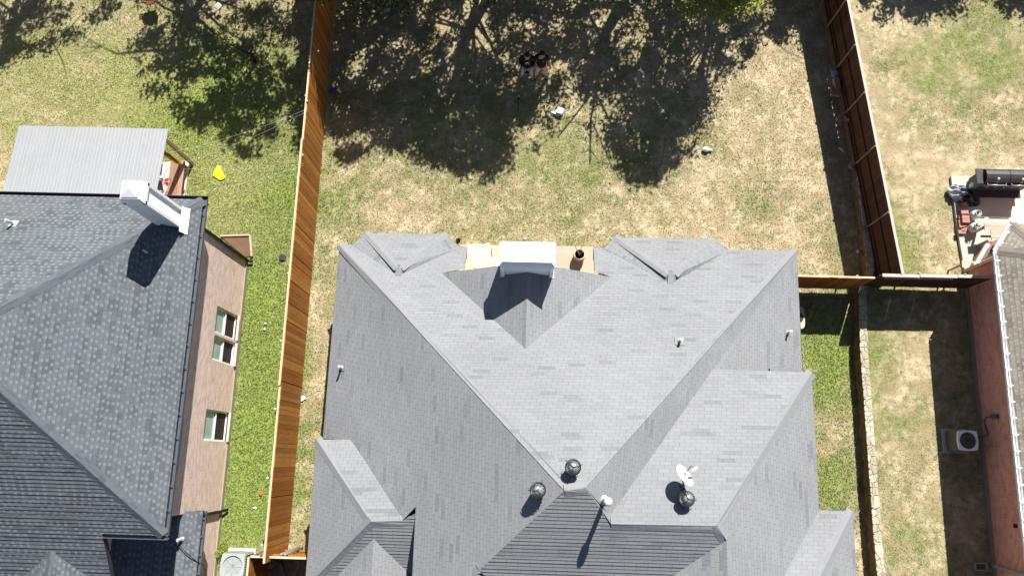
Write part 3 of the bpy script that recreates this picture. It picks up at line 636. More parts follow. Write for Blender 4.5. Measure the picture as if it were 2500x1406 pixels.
# turbine vents
def turbine(px,py,pl,k):
    b=hit((px,py),up(pl,.42)); b=np.array([b[0],b[1],zon(b[0],b[1],pl)]); m=MB(); n=MB(); c=b+[0,0,.42]
    n.lathe(b,[(.12,-.12),(.12,.24),(.15,.25),(.15,.28)],18)
    nf=22
    for i in range(nf):
        a0=2*math.pi*i/nf+k
        prevp=None
        for j in range(7):
            th=math.radians(22+j*19.5); tw=a0+.45*math.cos(th); r=.185*math.sin(th); z=.15*math.cos(th)
            p=[c+np.array([math.cos(tw+q)*r*rr_,math.sin(tw+q)*r*rr_,z]) for q,rr_ in ((0,1.06),(.24,.86))]
            if prevp is not None: m.poly([prevp[0],prevp[1],p[1],p[0]])
            prevp=p
    m.lathe(c,[(.1,.115),(.095,.14),(.05,.155),(.001,.158)],18)
    tv=m.build('turbine_vent',M['turb'],ro); n.build('vent_neck',M['galv'],tv) if False else None
    nb=MB(); nb.v=n.v; nb.f=n.f; nb.m=n.m; nb.sm=n.sm
    for a in (k,k+2.1,k+4.2):
        q=[(c[0]+math.cos(a)*.2,c[1]+math.sin(a)*.2,c[2]-.12),(c[0]+math.cos(a)*.225,c[1]+math.sin(a)*.225,c[2]),(c[0]+math.cos(a)*.13,c[1]+math.sin(a)*.13,c[2]+.15),(c[0],c[1],c[2]+.175)]; nb.tube(q,.008,5)
    nb.build('vent_base',M['blackmetal'],ro)
turbine(1399,1140,CN,.3); turbine(1313,1196,CW,1.1); turbine(1677,1217,RN,2.)
def pipe(px,py,pl,h,r,parent,flash=.14,m='tank',pm='cap_c'):
    t=hit((px,py),up(pl,h)); b=np.array([t[0],t[1],zon(t[0],t[1],pl)]); n=MB()
    n.tube([b-[0,0,.05],b+[0,0,h]],r,12); n.lathe(b+[0,0,h-.01],[(r*1.15,0),(r*1.15,.02)],12)
    n.lathe(b+[0,0,.0],[(r*2.,-.05),(r*1.3,.09)],12)
    n.poly([(b[0]+x,b[1]+y,zon(b[0]+x,b[1]+y,pl)+.014) for x,y in ((-flash,-flash),(flash,-flash),(flash,flash),(-flash,flash))],1)
    return n.build('vent_pipe',[M[m],M[pm]],parent)
pipe(828,894,CW,.32,.035,ro,.1); pipe(1664,828,CN,.3,.035,ro,.13); pipe(1931,808,CE,.3,.035,ro,.1)
# tall flue
fb=hit((1484,1224),up(CE,1.0)); fb[2]=zon(fb[0],fb[1],CE)
n=MB(); n.tube([fb-[0,0,.05],fb+[0,0,.98]],.055,14); n.lathe(fb+[0,0,.0],[(.14,-.1),(.1,.12),(.06,.16)],14); n.lathe(fb+[0,0,.95],[(.075,0),(.1,.03),(.1,.12),(.07,.16),(.01,.17)],14)
n.poly([(fb[0]+x,fb[1]+y,zon(fb[0]+x,fb[1]+y,CE)+.015) for x,y in ((-.1,-.2),(.14,-.2),(.14,.2),(-.1,.2))]); n.build('flue_pipe',M['tank'],ro)
# satellite dish
db=hit((1664,1192),RN); dish=thing('satellite_dish',tuple(db),'white satellite dish tilted to the right on the pale grey roof beside a turbine vent','satellite dish')
dm=MB(); nrm=Vector((.66,.52,.54)).normalized(); dc=Vector(tuple(un(1672,1160,db[2]+.55))); q=nrm.to_track_quat('Z','Y').to_matrix(); 
for ring in range(5):
    pass
prof=[(.001,-.06),(.1,-.055),(.2,-.03),(.285,-.0),(.285,.008),(.2,-.02),(.1,-.045),(.001,-.05)]
dm.lathe(dc,prof,28,0,nrm); dm.build('reflector',M['white'],dish)
dm=MB(); dm.tube([Vector(db),Vector(db)+Vector((0,0,.35)),dc-nrm*.09],.022,8); dm.tube([dc-nrm*.05-Vector((0,0,.1)),dc+nrm*.2+Vector((.02,.12,-.08)),Vector(tuple(un(1697,1143,db[2]+.65)))],.014,6); dm.box(Vector(db)+Vector((0,0,.02)),(.14,.2,.02)); dm.build('mount',M['gutgrey'],dish)
dm=MB(); e=Vector(tuple(un(1697,1143,db[2]+.65))); dm.box(e,(.12,.05,.05),.5); dm.box(e+Vector((-.05,-.04,0)),(.05,.05,.05),.5); dm.build('receiver',M['white'],dish)
# patio behind the centre house
pm=MB(); ppts=[un(1100,598,.06)[:2],un(1450,602,.06)[:2],(2.3,4.7),(-2.4,4.7)]; pm.prism(ppts,-.05,.06); po=pm.build('patio',M['patioc'],kind='structure')
sheets=[[(1140,598),(1160,596),(1185,597),(1186,628),(1170,660),(1138,640)],[(1134,620),(1148,622),(1160,662),(1132,664)],[(1186,594),(1196,594),(1204,660),(1172,664)],[(1199,601),(1221,600),(1221,628),(1203,630)],[(1195,629),(1222,628),(1222,662),(1200,664)]]
for i,s in enumerate(sheets):
    mb=MB(); z=.064+i*.022; mb.prism([tuple(un(p[0],p[1],z)[:2]) for p in s],z,z+.018); c=un(*s[0],z)
    mb.build('plywood_sheet',[M['slabst'],M['slabs2'],M['slabst'],M['slabs2'],M['slabst']][i],label=['cream sheet, corner most by the roof eave left of the chimney','narrow cream sheet under the others against the wall, left end of the patio','long cream sheet lying upright in the middle of the sheets on the patio','small tan sheet by the lawn edge, next to the chimney','tan sheet close to the chimney and the roof, below the small tan one'][i],cat='board',group='flat sheets laid on the patio left of the chimney',at=tuple(c))
# barrel planter
pb=un(1413,628,.06); pl=thing('barrel_planter',tuple(pb),'round terracotta and brown barrel planter with bare stems, on the patio right of the chimney','planter')
mb=MB(); mb.lathe(pb,[(.15,0),(.2,.14),(.21,.24),(.19,.38),(.17,.4),(.165,.34),(.001,.33)],22); mb.build('barrel',M['terra'],pl)
mb=MB(); [mb.lathe(pb+[0,0,z],[(r,0),(r+.008,.01),(r,.035)],22) for z,r in ((.1,.187),(.28,.207))]; mb.lathe(pb+[0,0,.38],[(.198,-.01),(.198,.022),(.16,.022),(.16,-.01)],22); mb.build('hoop',M['slabs2'],pl)
mb=MB(); rr=random.Random(2)
for i,(dx,dy,hh) in enumerate(((-.22,.2,.75),(.04,.18,.7),(-.1,.05,.55),(.09,.0,.5),(-.03,-.08,.4))):
    mb.tube([pb+[dx*.1,dy*.1,.33],pb+[dx*.5,dy*.3,.33+hh*.5],pb+[dx,dy,.33+hh*.8]],[.02,.016,.007],6)
for i in range(16): a=rr.uniform(0,6.3); r=rr.uniform(0,.12); mb.blob(pb+[r*math.cos(a),r*math.sin(a),.35],(.025,.025,.015),6,0,.3,i)
mb.build('stems',M['palebrick'],pl)
# meter pad peeping from under the east eave
c=un(1950,775,.5); a2=thing('pool_equipment_tub',(c[0],c[1],0),'white oval tub with a brown well in it, half hidden under the grey roof edge','tub')
mb=MB(); cx,cy=c[0],c[1]
pts=[(cx+.2*math.copysign(abs(math.cos(t))**.5,math.cos(t)),cy+.37*math.copysign(abs(math.sin(t))**.5,math.sin(t))) for t in np.linspace(0,2*np.pi,24,endpoint=False)]; mb.prism(pts,0,.5); tub=mb.build('tub_body',M['ac'],a2)
mb=MB(); mb.lathe((cx-.02,cy,.5),[(.15,.003),(.15,.006),(.001,.006)],22); mb.lathe((cx-.02,cy,.5),[(.17,0),(.17,.02),(.15,.02),(.15,0)],22); mb.build('well',M['rust'],a2)

# ---- left house
lz=4.9; lpt=.64; LNE=un(495,487,lz); LSE=un(400,1307,lz); XE=(LNE[0]+LSE[0])/2; YN=LNE[1]; YS=LSE[1]; hw=(YN-YS)/2; APX=np.array([XE-hw,(YN+YS)/2,lz+lpt*hw])
LNE=np.array([XE,YN,lz]); LSE=np.array([XE,YS,lz]); FW=-30.
HLN=(np.array([0,lpt,1.]),lz+lpt*YN); HLE=(np.array([lpt,0,1.]),lz+lpt*XE); HLS=(np.array([0,-lpt,1.]),lz-lpt*YS)
lh=thing('tan_brick_house',(XE-3,2,0),'two storey house of pale tan brick with slate grey hip roof, at the left','house')
rm=MB(); cm=MB(); fm=MB()
RK=hit((250,1303),HLS); XR=RK[0]
upface(rm,[[FW,YN,lz],LNE,APX,[FW,APX[1],APX[2]]]); upface(rm,[LNE,LSE,APX]); 
courses(rm,[LSE,[XR,YS,lz],[XR,SB,0],[-24,SB,0],[-24,APX[1],0],APX],HLS,.1,.017,5)
# small front gable
ga=hit((127,1345),HLS)+[0,0,.02]; p2=.5
upface(rm,[ga,ga+[4.,-4.*p2/lpt,-4.*p2],[ga[0]+4.,SB-2,ga[2]-4.*p2],[ga[0],SB-2,ga[2]]]); upface(rm,[ga,ga+[-4.,-4.*p2/lpt,-4.*p2],[ga[0]-4.,SB-2,ga[2]-4.*p2],[ga[0],SB-2,ga[2]]])
rm2=[f for f in rm.f]
cap(cm,LNE,APX,HLN,HLE,.16); cap(cm,LSE,APX,HLE,HLS,.16); cap(cm,APX,[FW,APX[1],APX[2]],HLN,HLS,.16); cap(cm,[ga[0],SB,ga[2]],ga,(np.array([p2,0,1.]),ga[2]+p2*ga[0]),(np.array([-p2,0,1.]),ga[2]-p2*ga[0]),.1)
eave(fm,[FW,YN,lz],LNE,(0,-1)); eave(fm,LNE,LSE,(-1,0)); eave(fm,LSE,[XR,YS,lz],(0,1)); 
a=np.array([XR,YS,lz]); b=np.array([XR,SB,zon(0,SB,HLS)]); fm.poly([a,b,b-[0,0,.2],a-[0,0,.2]])
lro=rm.build('roof',M['roof_l'],lh); cm.build('ridge_cap',M['cap_l'],lro); fm.build('fascia',M['dark'],lh)
# walls
XWm=un(578,900,0)[0]; YNw=YN-.45; 
YNw=un(612,636,0)[1]
def wall_holes(mb,X,y0,y1,z0,z1_,holes,depth=.1):
    ysl=sorted({y0,y1,*[h[0] for h in holes],*[h[1] for h in holes]}); zs=sorted({z0,z1_,*[h[2] for h in holes],*[h[3] for h in holes]})
    for a,b in zip(ysl,ysl[1:]):
        for c,d_ in zip(zs,zs[1:]):
            ym,zm=(a+b)/2,(c+d_)/2
            if any(h[0]<ym<h[1] and h[2]<zm<h[3] for h in holes): continue
            mb.poly([(X,a,c),(X,b,c),(X,b,d_),(X,a,d_)])
    for h in holes:
        a,b,c,d_=h
        mb.poly([(X,a,c),(X,b,c),(X-depth,b,c),(X-depth,a,c)]); mb.poly([(X,a,d_),(X-depth,a,d_),(X-depth,b,d_),(X,b,d_)]); mb.poly([(X,a,c),(X-depth,a,c),(X-depth,a,d_),(X,a,d_)]); mb.poly([(X,b,c),(X,b,d_),(X-depth,b,d_),(X-depth,b,c)])
xp=xplane(XWm)
def rect(ps):
    q=[hit(p,xp) for p in ps]; return (min(q[2][1],q[3][1]),max(q[0][1],q[1][1]),(q[1][2]+q[2][2])/2,(q[0][2]+q[3][2])/2)
wins=[rect([(531.5,746),(581.4,772),(574.5,825),(523,810)]),rect([(523,817),(574.5,837),(570,892),(518,877)]),rect([(503,999),(558,1006.4),(553,1078),(496,1074.5)])]
w4=[hit(p,xp) for p in ((444,1020),(429,1156))]; wins.append((w4[1][1],w4[0][1],w4[0][2]-.02,w4[0][2]+.75))
print('WINS',[tuple(round(float(a),2) for a in h) for h in wins],'XW',XWm,'XE',XE,YNw,YN)
wm=MB(); YSw=YS+.4; wall_holes(wm,XWm,YSw,YNw,0,4.72,wins)
wall(wm,(XWm,YNw),(FW,YNw),0,4.72); wall(wm,(XWm,YSw),(XR-.3,YSw),2.5,4.72); 
XLo=XWm; wall(wm,(XLo,YSw),(XLo,SB),0,2.6)
wall(wm,(XR-.35,YSw),(XR-.35,SB),2.4,4.2)
wm.build('wall',M['brick_l'],lh)
fo=MB(); fo.box((XWm+.005,(YNw+SB)/2,.09),(.05,YNw-SB,.2)); fo.build('foundation',M['found'],lh)
for i,(a,b,c,d_) in enumerate(wins):
    f=MB(); x=XWm-.07; w_=.05
    f.box((x,a+w_/2,(c+d_)/2),(.05,w_,d_-c)); f.box((x,b-w_/2,(c+d_)/2),(.05,w_,d_-c)); f.box((x,(a+b)/2,c+w_/2),(.05,b-a-2*w_,w_)); f.box((x,(a+b)/2,d_-w_/2),(.05,b-a-2*w_,w_)); f.box((x+.005,(a+b)/2,(c+d_)/2),(.05,b-a-2*w_,.06))
    wo=f.build('window',M['white'],lh); zm=(c+d_)/2
    f=MB(); f.poly([(x-.01,a,zm),(x-.01,b,zm),(x-.01,b,d_),(x-.01,a,d_)]); f.build('upper_pane',M['blind'] if i<3 else M['glass'],wo)
    f=MB(); f.poly([(x-.005,a,c),(x-.005,b,c),(x-.005,b,zm),(x-.005,a,zm)]); f.build('lower_pane',M['screen'] if i<3 else M['glass'],wo)
    f=MB(); ny=int((b-a)/.075)
    for k in range(ny): f.box((XWm-.005,a+(k+.5)*(b-a)/ny,c-.035),(.13,(b-a)/ny-.01,.07))
    f.build('sill',M['trim'],wo)
# lower front roof
LE0=un(496,1247,2.75); pq=.45; HLo=(np.array([pq,0,1.]),2.75+pq*LE0[0]); lm=MB()
xin=XR-.6; upface(lm,[LE0,[LE0[0],SB,2.75],[xin,SB,zon(xin,SB,HLo)],[xin,YSw-.02,zon(xin,0,HLo)],[XWm+.0,YSw-.02,zon(XWm,0,HLo)],[XWm,LE0[1],zon(XWm,0,HLo)]])
lm.build('lower_roof',M['roof_l'],lh)
lf=MB(); eave(lf,LE0,[LE0[0],SB,2.75],(-1,0),.15,.3); lf.build('lower_fascia',M['dark'],lh)
gm=MB()
def gutter(mb,a,b,out,w_=.11,h=.1):
    a=np.array(a,float);b=np.array(b,float);o=np.array([out[0],out[1],0.]); z=np.array([0,0,1.])
    for p,q in ((a-z*h,a-z*h+o*w_),(a-z*h+o*w_,a+o*w_-z*.01),(a+o*w_-z*.01,a+o*w_*.85-z*.01),(a+o*w_*.85-z*.01,a+o*w_*.85-z*h*.9),(a+o*.005-z*h*.9,a+o*w_*.85-z*h*.9)): mb.poly([p,q,q+(b-a),p+(b-a)])
gutter(gm,[FW,YN,lz-.01],[XE+.1,YN,lz-.01],(0,1)); gm.build('gutter',M['dark'],lh)
g4=MB(); gutter(g4,[XR,YS,lz-.01],[XE+.1,YS,lz-.01],(0,-1)); g4.build('gutter',M['gutgrey'],lh); g5=MB(); gutter(g5,LE0-[0,0,.01],[LE0[0],SB,2.74],(1,0),.09,.08)
gm=MB(); gutter(gm,LNE-[0,0,.01],LSE-[0,0,.01],(1,0)); bm_=gm; y=YN-.4
while y>YS: bm_.box((XE+.05,y,lz-.015),(.11,.02,.015)); y-=.62
x=XE-.3
y=LE0[1]-.2
while y>-8: g5.box((LE0[0]+.04,y,2.735),(.11,.02,.015)); y-=.5
g5.build('gutter',M['gutgrey'],lh)
gm.build('gutter',[M['gutgrey'],M['gutgrey']],lh)
dm=MB(); dm.tube([(XWm+.05,YNw-.04,.15),(XWm+.05,YNw-.04,4.45),(XE-.02,YNw+.1,4.78)],.045,8); dm.tube([(XWm+.05,YNw-.04,.15),(XWm+.2,YNw-.06,.08)],.045,8); dm.build('downspout',M['black'],lh)
dm=MB(); d0=hit((545,1246),xp); d1=hit((497,1266),xp); dm.tube([(LE0[0]+.05,LE0[1]-.1,2.7),(XWm+.05,d0[1]-.02,2.35),(XWm+.05,d0[1],.25),(XWm+.22,d0[1]+.06,.1)],.045,8); dm.build('downspout',M['black'],lh)
# left chimney
cc=MB(); cx,cy=-9.87,6.26; 
cc.box((cx,cy,6.2),(.5,.48,2.3)); c1=cc.build('chimney',M['siding'],lh)
tr=MB()
for sx in (-.25,.25):
    for sy in (-.24,.24): tr.box((cx+sx,cy+sy,6.2),(.08,.08,2.32))
tr.box((cx,cy,7.32),(.58,.56,.08)); tr.build('corner_trim',M['white'],c1)
tr=MB(); tr.box((cx,cy,7.48),(.58,.56,.24),taper=.84); tr.build('chimney_shroud',M['white'],c1)
tr=MB(); zt=7.612; k=.21
tr.box((cx,cy,zt),(k*2,k*2,.02)); 
for s in ((-1,-1,1,-1),(1,-1,1,1),(1,1,-1,1),(-1,1,-1,-1)): tr.poly([(cx+s[0]*k,cy+s[1]*k,zt+.012),(cx+s[2]*k,cy+s[3]*k,zt+.012),(cx,cy,zt+.06)])
tr.build('chimney_lid',M['lead'],c1)
tr=MB(); X=cx+.31; tr.poly([(X,cy-.4,zon(X,0,HLE)+.02),(X+.09,cy-.4,zon(X+.09,0,HLE)+.016),(X+.09,cy+.34,zon(X+.09,0,HLE)+.016),(X,cy+.34,zon(X,0,HLE)+.02)]); tr.poly([(X+.045,cy-.4,zon(X,0,HLE)-.05),(X+.045,cy+.33,zon(X,0,HLE)-.05),(X-.02,cy+.33,zon(X,0,HLE)+.25),(X-.02,cy-.4,zon(X,0,HLE)+.25)]); tr.build('flashing',M['white'],c1)
pipe(14,537,HLN,.35,.035,lro,.1,'lead','lead'); pipe(350,612,HLE,.15,.025,lro,.07,'lead','cap_l'); pipe(432,1318,HLo,.35,.04,lro,.12,'lead','gutgrey')
# wires hanging at the lower roof
wv=MB(); a=hit((437,1330),up(HLo,.1)); b=hit((480,1370),up(HLo,.03)); c=hit((505,1400),xp); wv.tube([a,(a+b)/2+[0,0,.05],b,[LE0[0]+.1,b[1]-.1,2.6],c],.012,5); wv.build('cable',M['black'],lh)

# ---- right house
rz=3.2; A_=un(2425,612,rz); B_=un(2495,1283,rz); XRr=(A_[0]+B_[0])/2+.13; chf=un(2472,548,rz); YC=A_[1]; rp=.6
rh=thing('red_brick_house',(XRr+2,2,RZ),'house of red brick with tan shingle roof and white gutter, at the right edge','house')
HRW=(np.array([-rp,0,1.]),rz-rp*XRr); rm=MB(); fm=MB(); cm=MB(); FE=28.
c0=np.array([XRr,YC,rz]); c1_=np.array([chf[0],chf[1],rz]); c2=np.array([FE,chf[1]+.05,rz])
dd=(c1_-c0); nn=np.array([-dd[1],dd[0],0]); nn/=np.linalg.norm(nn); 
HRD=(np.array([nn[0]*rp,nn[1]*rp,1.]),None); HRD=(HRD[0],HRD[0]@c0); HRN=(np.array([0,rp,1.]),rz+rp*chf[1])
def tri(p1,p2,p3):
    A=np.array([p1[0],p2[0],p3[0]]); return np.linalg.solve(A,np.array([p1[1],p2[1],p3[1]]))
I1=tri(HRW,HRD,HRN)
top=7.; xa=XRr+(top-rz)/rp
# valley/hips of the chamfered corner
def alongHip(pA,pB,start,dist):
    d=np.cross(pA[0],pB[0]); d=d/np.linalg.norm(d); d=d if d[2]>0 else -d; return start+d*dist
h0=alongHip(HRW,HRD,c0,3.); h1=alongHip(HRD,HRN,c1_,3.)
if I1[2]>rz+.3 and I1[2]<7: h0=h1=I1
e0=np.array([xa,h0[1]-3.,top]); 
upface(rm,[c0,[XRr,SB,rz],[xa,SB,top],[xa,I1[1]-(top-I1[2])/rp,top],I1])
upface(rm,[c0,c1_,I1]); upface(rm,[c1_,c2,[FE,I1[1]-(top-I1[2])/rp,top],[xa,I1[1]-(top-I1[2])/rp,top],I1])
cap(cm,c0,I1,HRW,HRD,.14); cap(cm,c1_,I1,HRD,HRN,.14)
eave(fm,c0,[XRr,SB,rz],(1,0),.17,.6); eave(fm,c0,c1_,(.6,-.6),.17,.7); eave(fm,c1_,c2,(0,-1),.17,.6)
rro=rm.build('roof',M['roof_r'],rh); cm.build('ridge_cap',M['cap_r'],rro); fm.build('fascia',M['whitewood'],rh)
gm=MB(); gutter(gm,c0-[0,0,.01],[XRr,SB,rz-.01],(-1,0),.11); gutter(gm,c0-[0,0,.01],c1_-[0,0,.01],tuple((-np.array([-nn[0],-nn[1]])))[:2] if False else (nn[0],nn[1]),.11); gutter(gm,c1_-[0,0,.01],c2-[0,0,.01],(0,1),.11); bm_=gm; y=YC-.3
while y>-8: bm_.box((XRr-.02,y,rz+.01),(.2,.03,.02)); y-=.46
for k in (.3,.7): q=c0+(c1_-c0)*k; bm_.box(q+[0,0,.01],(.03,.2,.02),math.atan2(dd[1],dd[0]))
gm.build('gutter',M['white'],rh)
XWr=un(2355,700,RZ)[0]; XWr=(XWr+un(2430,1406,RZ)[0])/2
wm=MB(); yw=un(2352,664,RZ)[1]; wall(wm,(XWr,SB),(XWr,yw),RZ-.3,3.04); q=np.array([XWr+ (c1_[0]-c0[0]),yw+(c1_[1]-c0[1])]); wall(wm,(XWr,yw),q,RZ-.3,3.04); wall(wm,q,(FE,q[1]),RZ-.3,3.04)
rw=wm.build('wall',M['brick_r'],rh)
fo=MB(); fo.box((XWr-.01,(yw+SB)/2,RZ+.08),(.06,yw-SB,.2)); fo.build('foundation',M['found'],rh)
# bay window on the chamfer: sill and trim
sm_=MB(); dv=Vector((q[0]-XWr,q[1]-yw,0)); L=dv.length; dv.normalize(); nv=Vector((-dv.y,dv.x,0)); p0=Vector((XWr,yw,0))
sm_.bar(p0+nv*.04+Vector((0,0,1.2)),p0+dv*L+nv*.04+Vector((0,0,1.2)),.14,.1); sm_.bar(p0+nv*.03+Vector((0,0,2.9)),p0+dv*L+nv*.03+Vector((0,0,2.9)),.1,.12); sm_.bar(p0+nv*.02+Vector((0,0,RZ)),p0+nv*.02+Vector((0,0,3.)),.1,.1)
bw=sm_.build('bay_window',M['trim'],rh)
sm_=MB(); a=p0+dv*.25+nv*.012; b=p0+dv*(L-.25)+nv*.012; sm_.poly([a+Vector((0,0,1.26)),b+Vector((0,0,1.26)),b+Vector((0,0,2.8)),a+Vector((0,0,2.8))]); sm_.build('pane',M['glass'],bw)
xr_=xplane(XWr)
e=hit((2432,1016),xr_); f=hit((2408,1060),xr_); mb=MB(); mb.box((XWr-.05,e[1],e[2]),(.1,.13,.3)); mb.build('meter_box',M['conduit'],rh)
mb=MB(); mb.tube([(XWr-.03,e[1],e[2]-.15),(XWr-.03,e[1],e[2]-.45),(XWr-.03,e[1]-.12,e[2]-.62),(XWr-.03,f[1],1.0),(XWr-.03,f[1]-.05,.75),(XWr-.35,f[1]-.1,.75)],.018,6); mb.build('conduit',M['conduit'],rh)
e=hit((2481,1283),xr_); mb=MB(); mb.box((XWr-.03,e[1],e[2]),(.06,.11,.1)); mb.build('wall_vent',M['black'],rh)
e=hit((2420,1378),xr_); mb=MB(); mb.bar((XWr-.05,e[1],RZ+.1),(XWr-.05,e[1]-.12,3.0),.09,.07,0,(1,0,0)); mb.bar((XWr-.05,e[1]-.12,3.0),(XRr,e[1]-.13,3.12),.09,.07); mb.build('downspout',M['fcapw'],rh)

# ------------------------------------------------------------------ fences
def picket_run(mb,a,b,z0,z1_,bw,th,seed,gapz=.04,wav=.012):
    rr=random.Random(seed); a=Vector((a[0],a[1],0)); b=Vector((b[0],b[1],0)); L=(b-a).length; d=(b-a)/L; n=int(L/bw); st=L/n; ang=math.atan2(d.y,d.x); nv=Vector((-d.y,d.x,0))
    for i in range(n):
        c=a+d*((i+.5)*st)+nv*rr.uniform(-.006,.006); h=z1_-z0+rr.uniform(-wav,wav); mb.box((c.x,c.y,z0+gapz+(h-gapz)/2),(st-.006,th,h-gapz),ang+rr.uniform(-.02,.02))
def fence_left():
    XF=-7.34; y0=un(700,1352,0)[1]; y1=24.; ff=thing('cedar_fence',(XF,6,0),'long orange cedar board fence between the left lawn and the centre yard','fence')
    mb=MB(); picket_run(mb,(XF,y0),(XF,2.),0,2.27,.14,.025,1); picket_run(mb,(XF,2.),(XF,9.9),0,2.33,.14,.025,2); picket_run(mb,(XF,9.9),(XF,y1),0,2.25,.14,.025,3); mb.build('board_panel',M['cedar'],ff)
    mb=MB(); 
    for a,b,h in ((y0,2.,2.27),(2.,9.9,2.33),(9.9,y1,2.25)): mb.box((XF-.03,(a+b)/2,h+.005),(.05,b-a,.05))
    mb.build('top_trim',M['fcap'],ff)
    mb=MB()
    for z in (.35,1.15,1.95): mb.box((XF-.045,(y0+y1)/2,z),(.045,y1-y0,.09))
    mb.build('rail',M['cedar'],ff)
    y=y0+.2
    while y<y1: mb=MB(); mb.tube([(XF-.1,y,0),(XF-.1,y,2.18)],.03,8); mb.build('fence_post',M['galv'],ff); y+=2.4
    # small cap lights on the post tops
    first=None
    for i,(px,py) in enumerate(((750,248),(739,380),(722,524),(704,668),(686,832),(672,998),(654,1166),(640,1330),(778,126),(788,14))):
        c=un(px,py,2.28); 
        lab=['small white light on the fence top, fifth glint up: level with the purple toy' ,'small white light on the fence top, level with the yellow cloth','small white light on the fence top, where the lowest string of lights ends','small white light on the fence top, level with the drain grate','small white light on the fence top, level with the paired windows','small white light on the fence top, level with the single lower window','small white light on the fence top, level with the upper dark window','small white light on the fence top, nearest to the gate corner','small white light on the fence top, level with the little black tree','small white light on the fence top, uppermost, under the overhanging leaves'][i]
        if first is None:
            first=thing('fence_light',(c[0],c[1],2.2),lab,'light','lights along the cedar fence top'); q=MB(); q.tube([(c[0],c[1],2.2),(c[0],c[1],2.3)],.018,6); q.build('stem',M['galv'],first); q=MB(); q.lathe((c[0],c[1],2.3),[(.022,0),(.032,.02),(.022,.04),(.001,.045)],10); q.build('globe',M['white'],first)
        else: dup(first,(c[0],c[1],2.2),lab)
fence_left()
def fence_right():
    pts=[un(2017,64,RZ),un(2042.5,168.6,RZ),un(2066.6,278.6,RZ),un(2094,402.5,RZ),un(2111,555,RZ),un(2137,668,RZ)]
    d=pts[0]-pts[1]; a=pts[0]+d*1.0; a2=pts[0]+d*3; P=[a2,a]+pts; x=[p[0] for p in P]; y=[p[1] for p in P]
    # straight best line, so that the boards stay in one plane
    k,c=np.polyfit(y[2:],x[2:],1); P=[np.array([k*yy+c,yy,RZ]) for yy in y]; P[-1]=np.array([k*5.95+c,5.95,RZ])
    ff=thing('redwood_fence',tuple(P[4]),'dark redwood fence with grey posts standing on the stone retaining wall','fence')
    nx=np.array([1,-k,0])/math.hypot(1,k); mb=MB(); off=nx*.06
    picket_run(mb,(P[0]+off)[:2],(P[-1]+off)[:2],RZ,2.1,.14,.022,9); mb.build('board_panel',M['redwood'],ff)
    mb=MB()
    for z in (RZ+.22,RZ+.85,2.03): mb.bar(P[0]+nx*.03+[0,0,z-RZ],P[-1]+nx*.03+[0,0,z-RZ],.04,.085)
    mb.bar(P[0]+nx*.01+[0,0,.02],P[-1]+nx*.01+[0,0,.02],.03,.12)
    mb.build('rail',M['redwood'],ff)
    mb=MB(); mb.bar(P[0]+nx*.055+[0,0,1.615],P[-1]+nx*.055+[0,0,1.615],.08,.025); mb.build('top_trim',M['fcapw'],ff)
    for p in P[1:]:
        q=np.array([k*p[1]+c,p[1],RZ]); mb=MB(); mb.tube([q-nx*.01-[0,0,.1],q-nx*.01+[0,0,1.58]],.032,8); mb.lathe(q-nx*.01+[0,0,1.57],[(.04,0),(.04,.03),(.015,.06)],8); mb.build('fence_post',M['postm'],ff)
    for i,p in enumerate(P[3:7]):
        rr=random.Random(i); 
        q=MB(); q.blob(p+[-.12,-.08,.03],(.12,.1,.06),9,0,.35,i,.6); q.build('concrete_footing',M['palebrick'],ff)
    return P,k,c,nx
FP,fk,fc_,fnx=fence_right()
def cross_fences():
    yA=un(1980,704,.1)[1]; xA=7.5; xB=un(2150,680,2.1)[0]; 
    ff=thing('cedar_side_fence',(9,yA,0),'short run of orange cedar fence from the grey roofed house to the stone wall','fence')
    mb=MB(); picket_run(mb,(xA,yA),(xB,yA),.08,1.72,.14,.022,21,.05); mb.build('board_panel',M['cedar'],ff); mb=MB(); mb.box(((xA+xB)/2,yA+.03,1.7),(xB-xA,.05,.04)); mb.build('top_trim',M['fcap'],ff)
    mb=MB(); [mb.box(((xA+xB)/2,yA+.035,z),(xB-xA,.04,.09)) for z in (.35,1.5)]; mb.build('rail',M['cedar'],ff)
    for x in (8.6,10.4): mb=MB(); mb.tube([(x,yA+.09,0),(x,yA+.09,1.68)],.03,8); mb.build('fence_post',M['galv'],ff)
    yB=yA+.02; xC=XWr-.02
    ff=thing('redwood_side_fence',(12.5,yB,RZ),'dark weathered fence from the redwood corner to the red brick house','fence')
    mb=MB(); picket_run(mb,(xB+.04,yB),(xC,yB),RZ-.0,2.08,.15,.022,22,.1); mb.build('board_panel',M['redwood'],ff)
    mb=MB(); L=xC-xB; 
    for i in range(3): mb.box((xB+.05+L*(i+.5)/3,yB-.0+.015*i,2.1),(L/3-.02,.1,.035))
    mb.box((xB+L*.35,yB-.06,2.02),(L*.6,.03,.05)); mb.build('top_trim',M['fcapw'],ff)
    mb=MB(); [mb.box(((xB+xC)/2,yB+.035,z),(xC-xB-.1,.04,.09)) for z in (RZ+.3,1.9)]; mb.build('rail',M['redwood'],ff)
    for x in (xB+1.2,xB+2.6): mb=MB(); mb.tube([(x,yB+.09,RZ),(x,yB+.09,2.14)],.03,8); mb.build('fence_post',M['galv'],ff)
cross_fences()
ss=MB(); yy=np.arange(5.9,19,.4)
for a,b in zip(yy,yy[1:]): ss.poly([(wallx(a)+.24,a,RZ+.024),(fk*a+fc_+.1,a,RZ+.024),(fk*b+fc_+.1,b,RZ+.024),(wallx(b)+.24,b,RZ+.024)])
ss.build('soil_strip',M['darksoil'],kind='structure')  # soil sheet, toned darker to deepen the shade below the fence
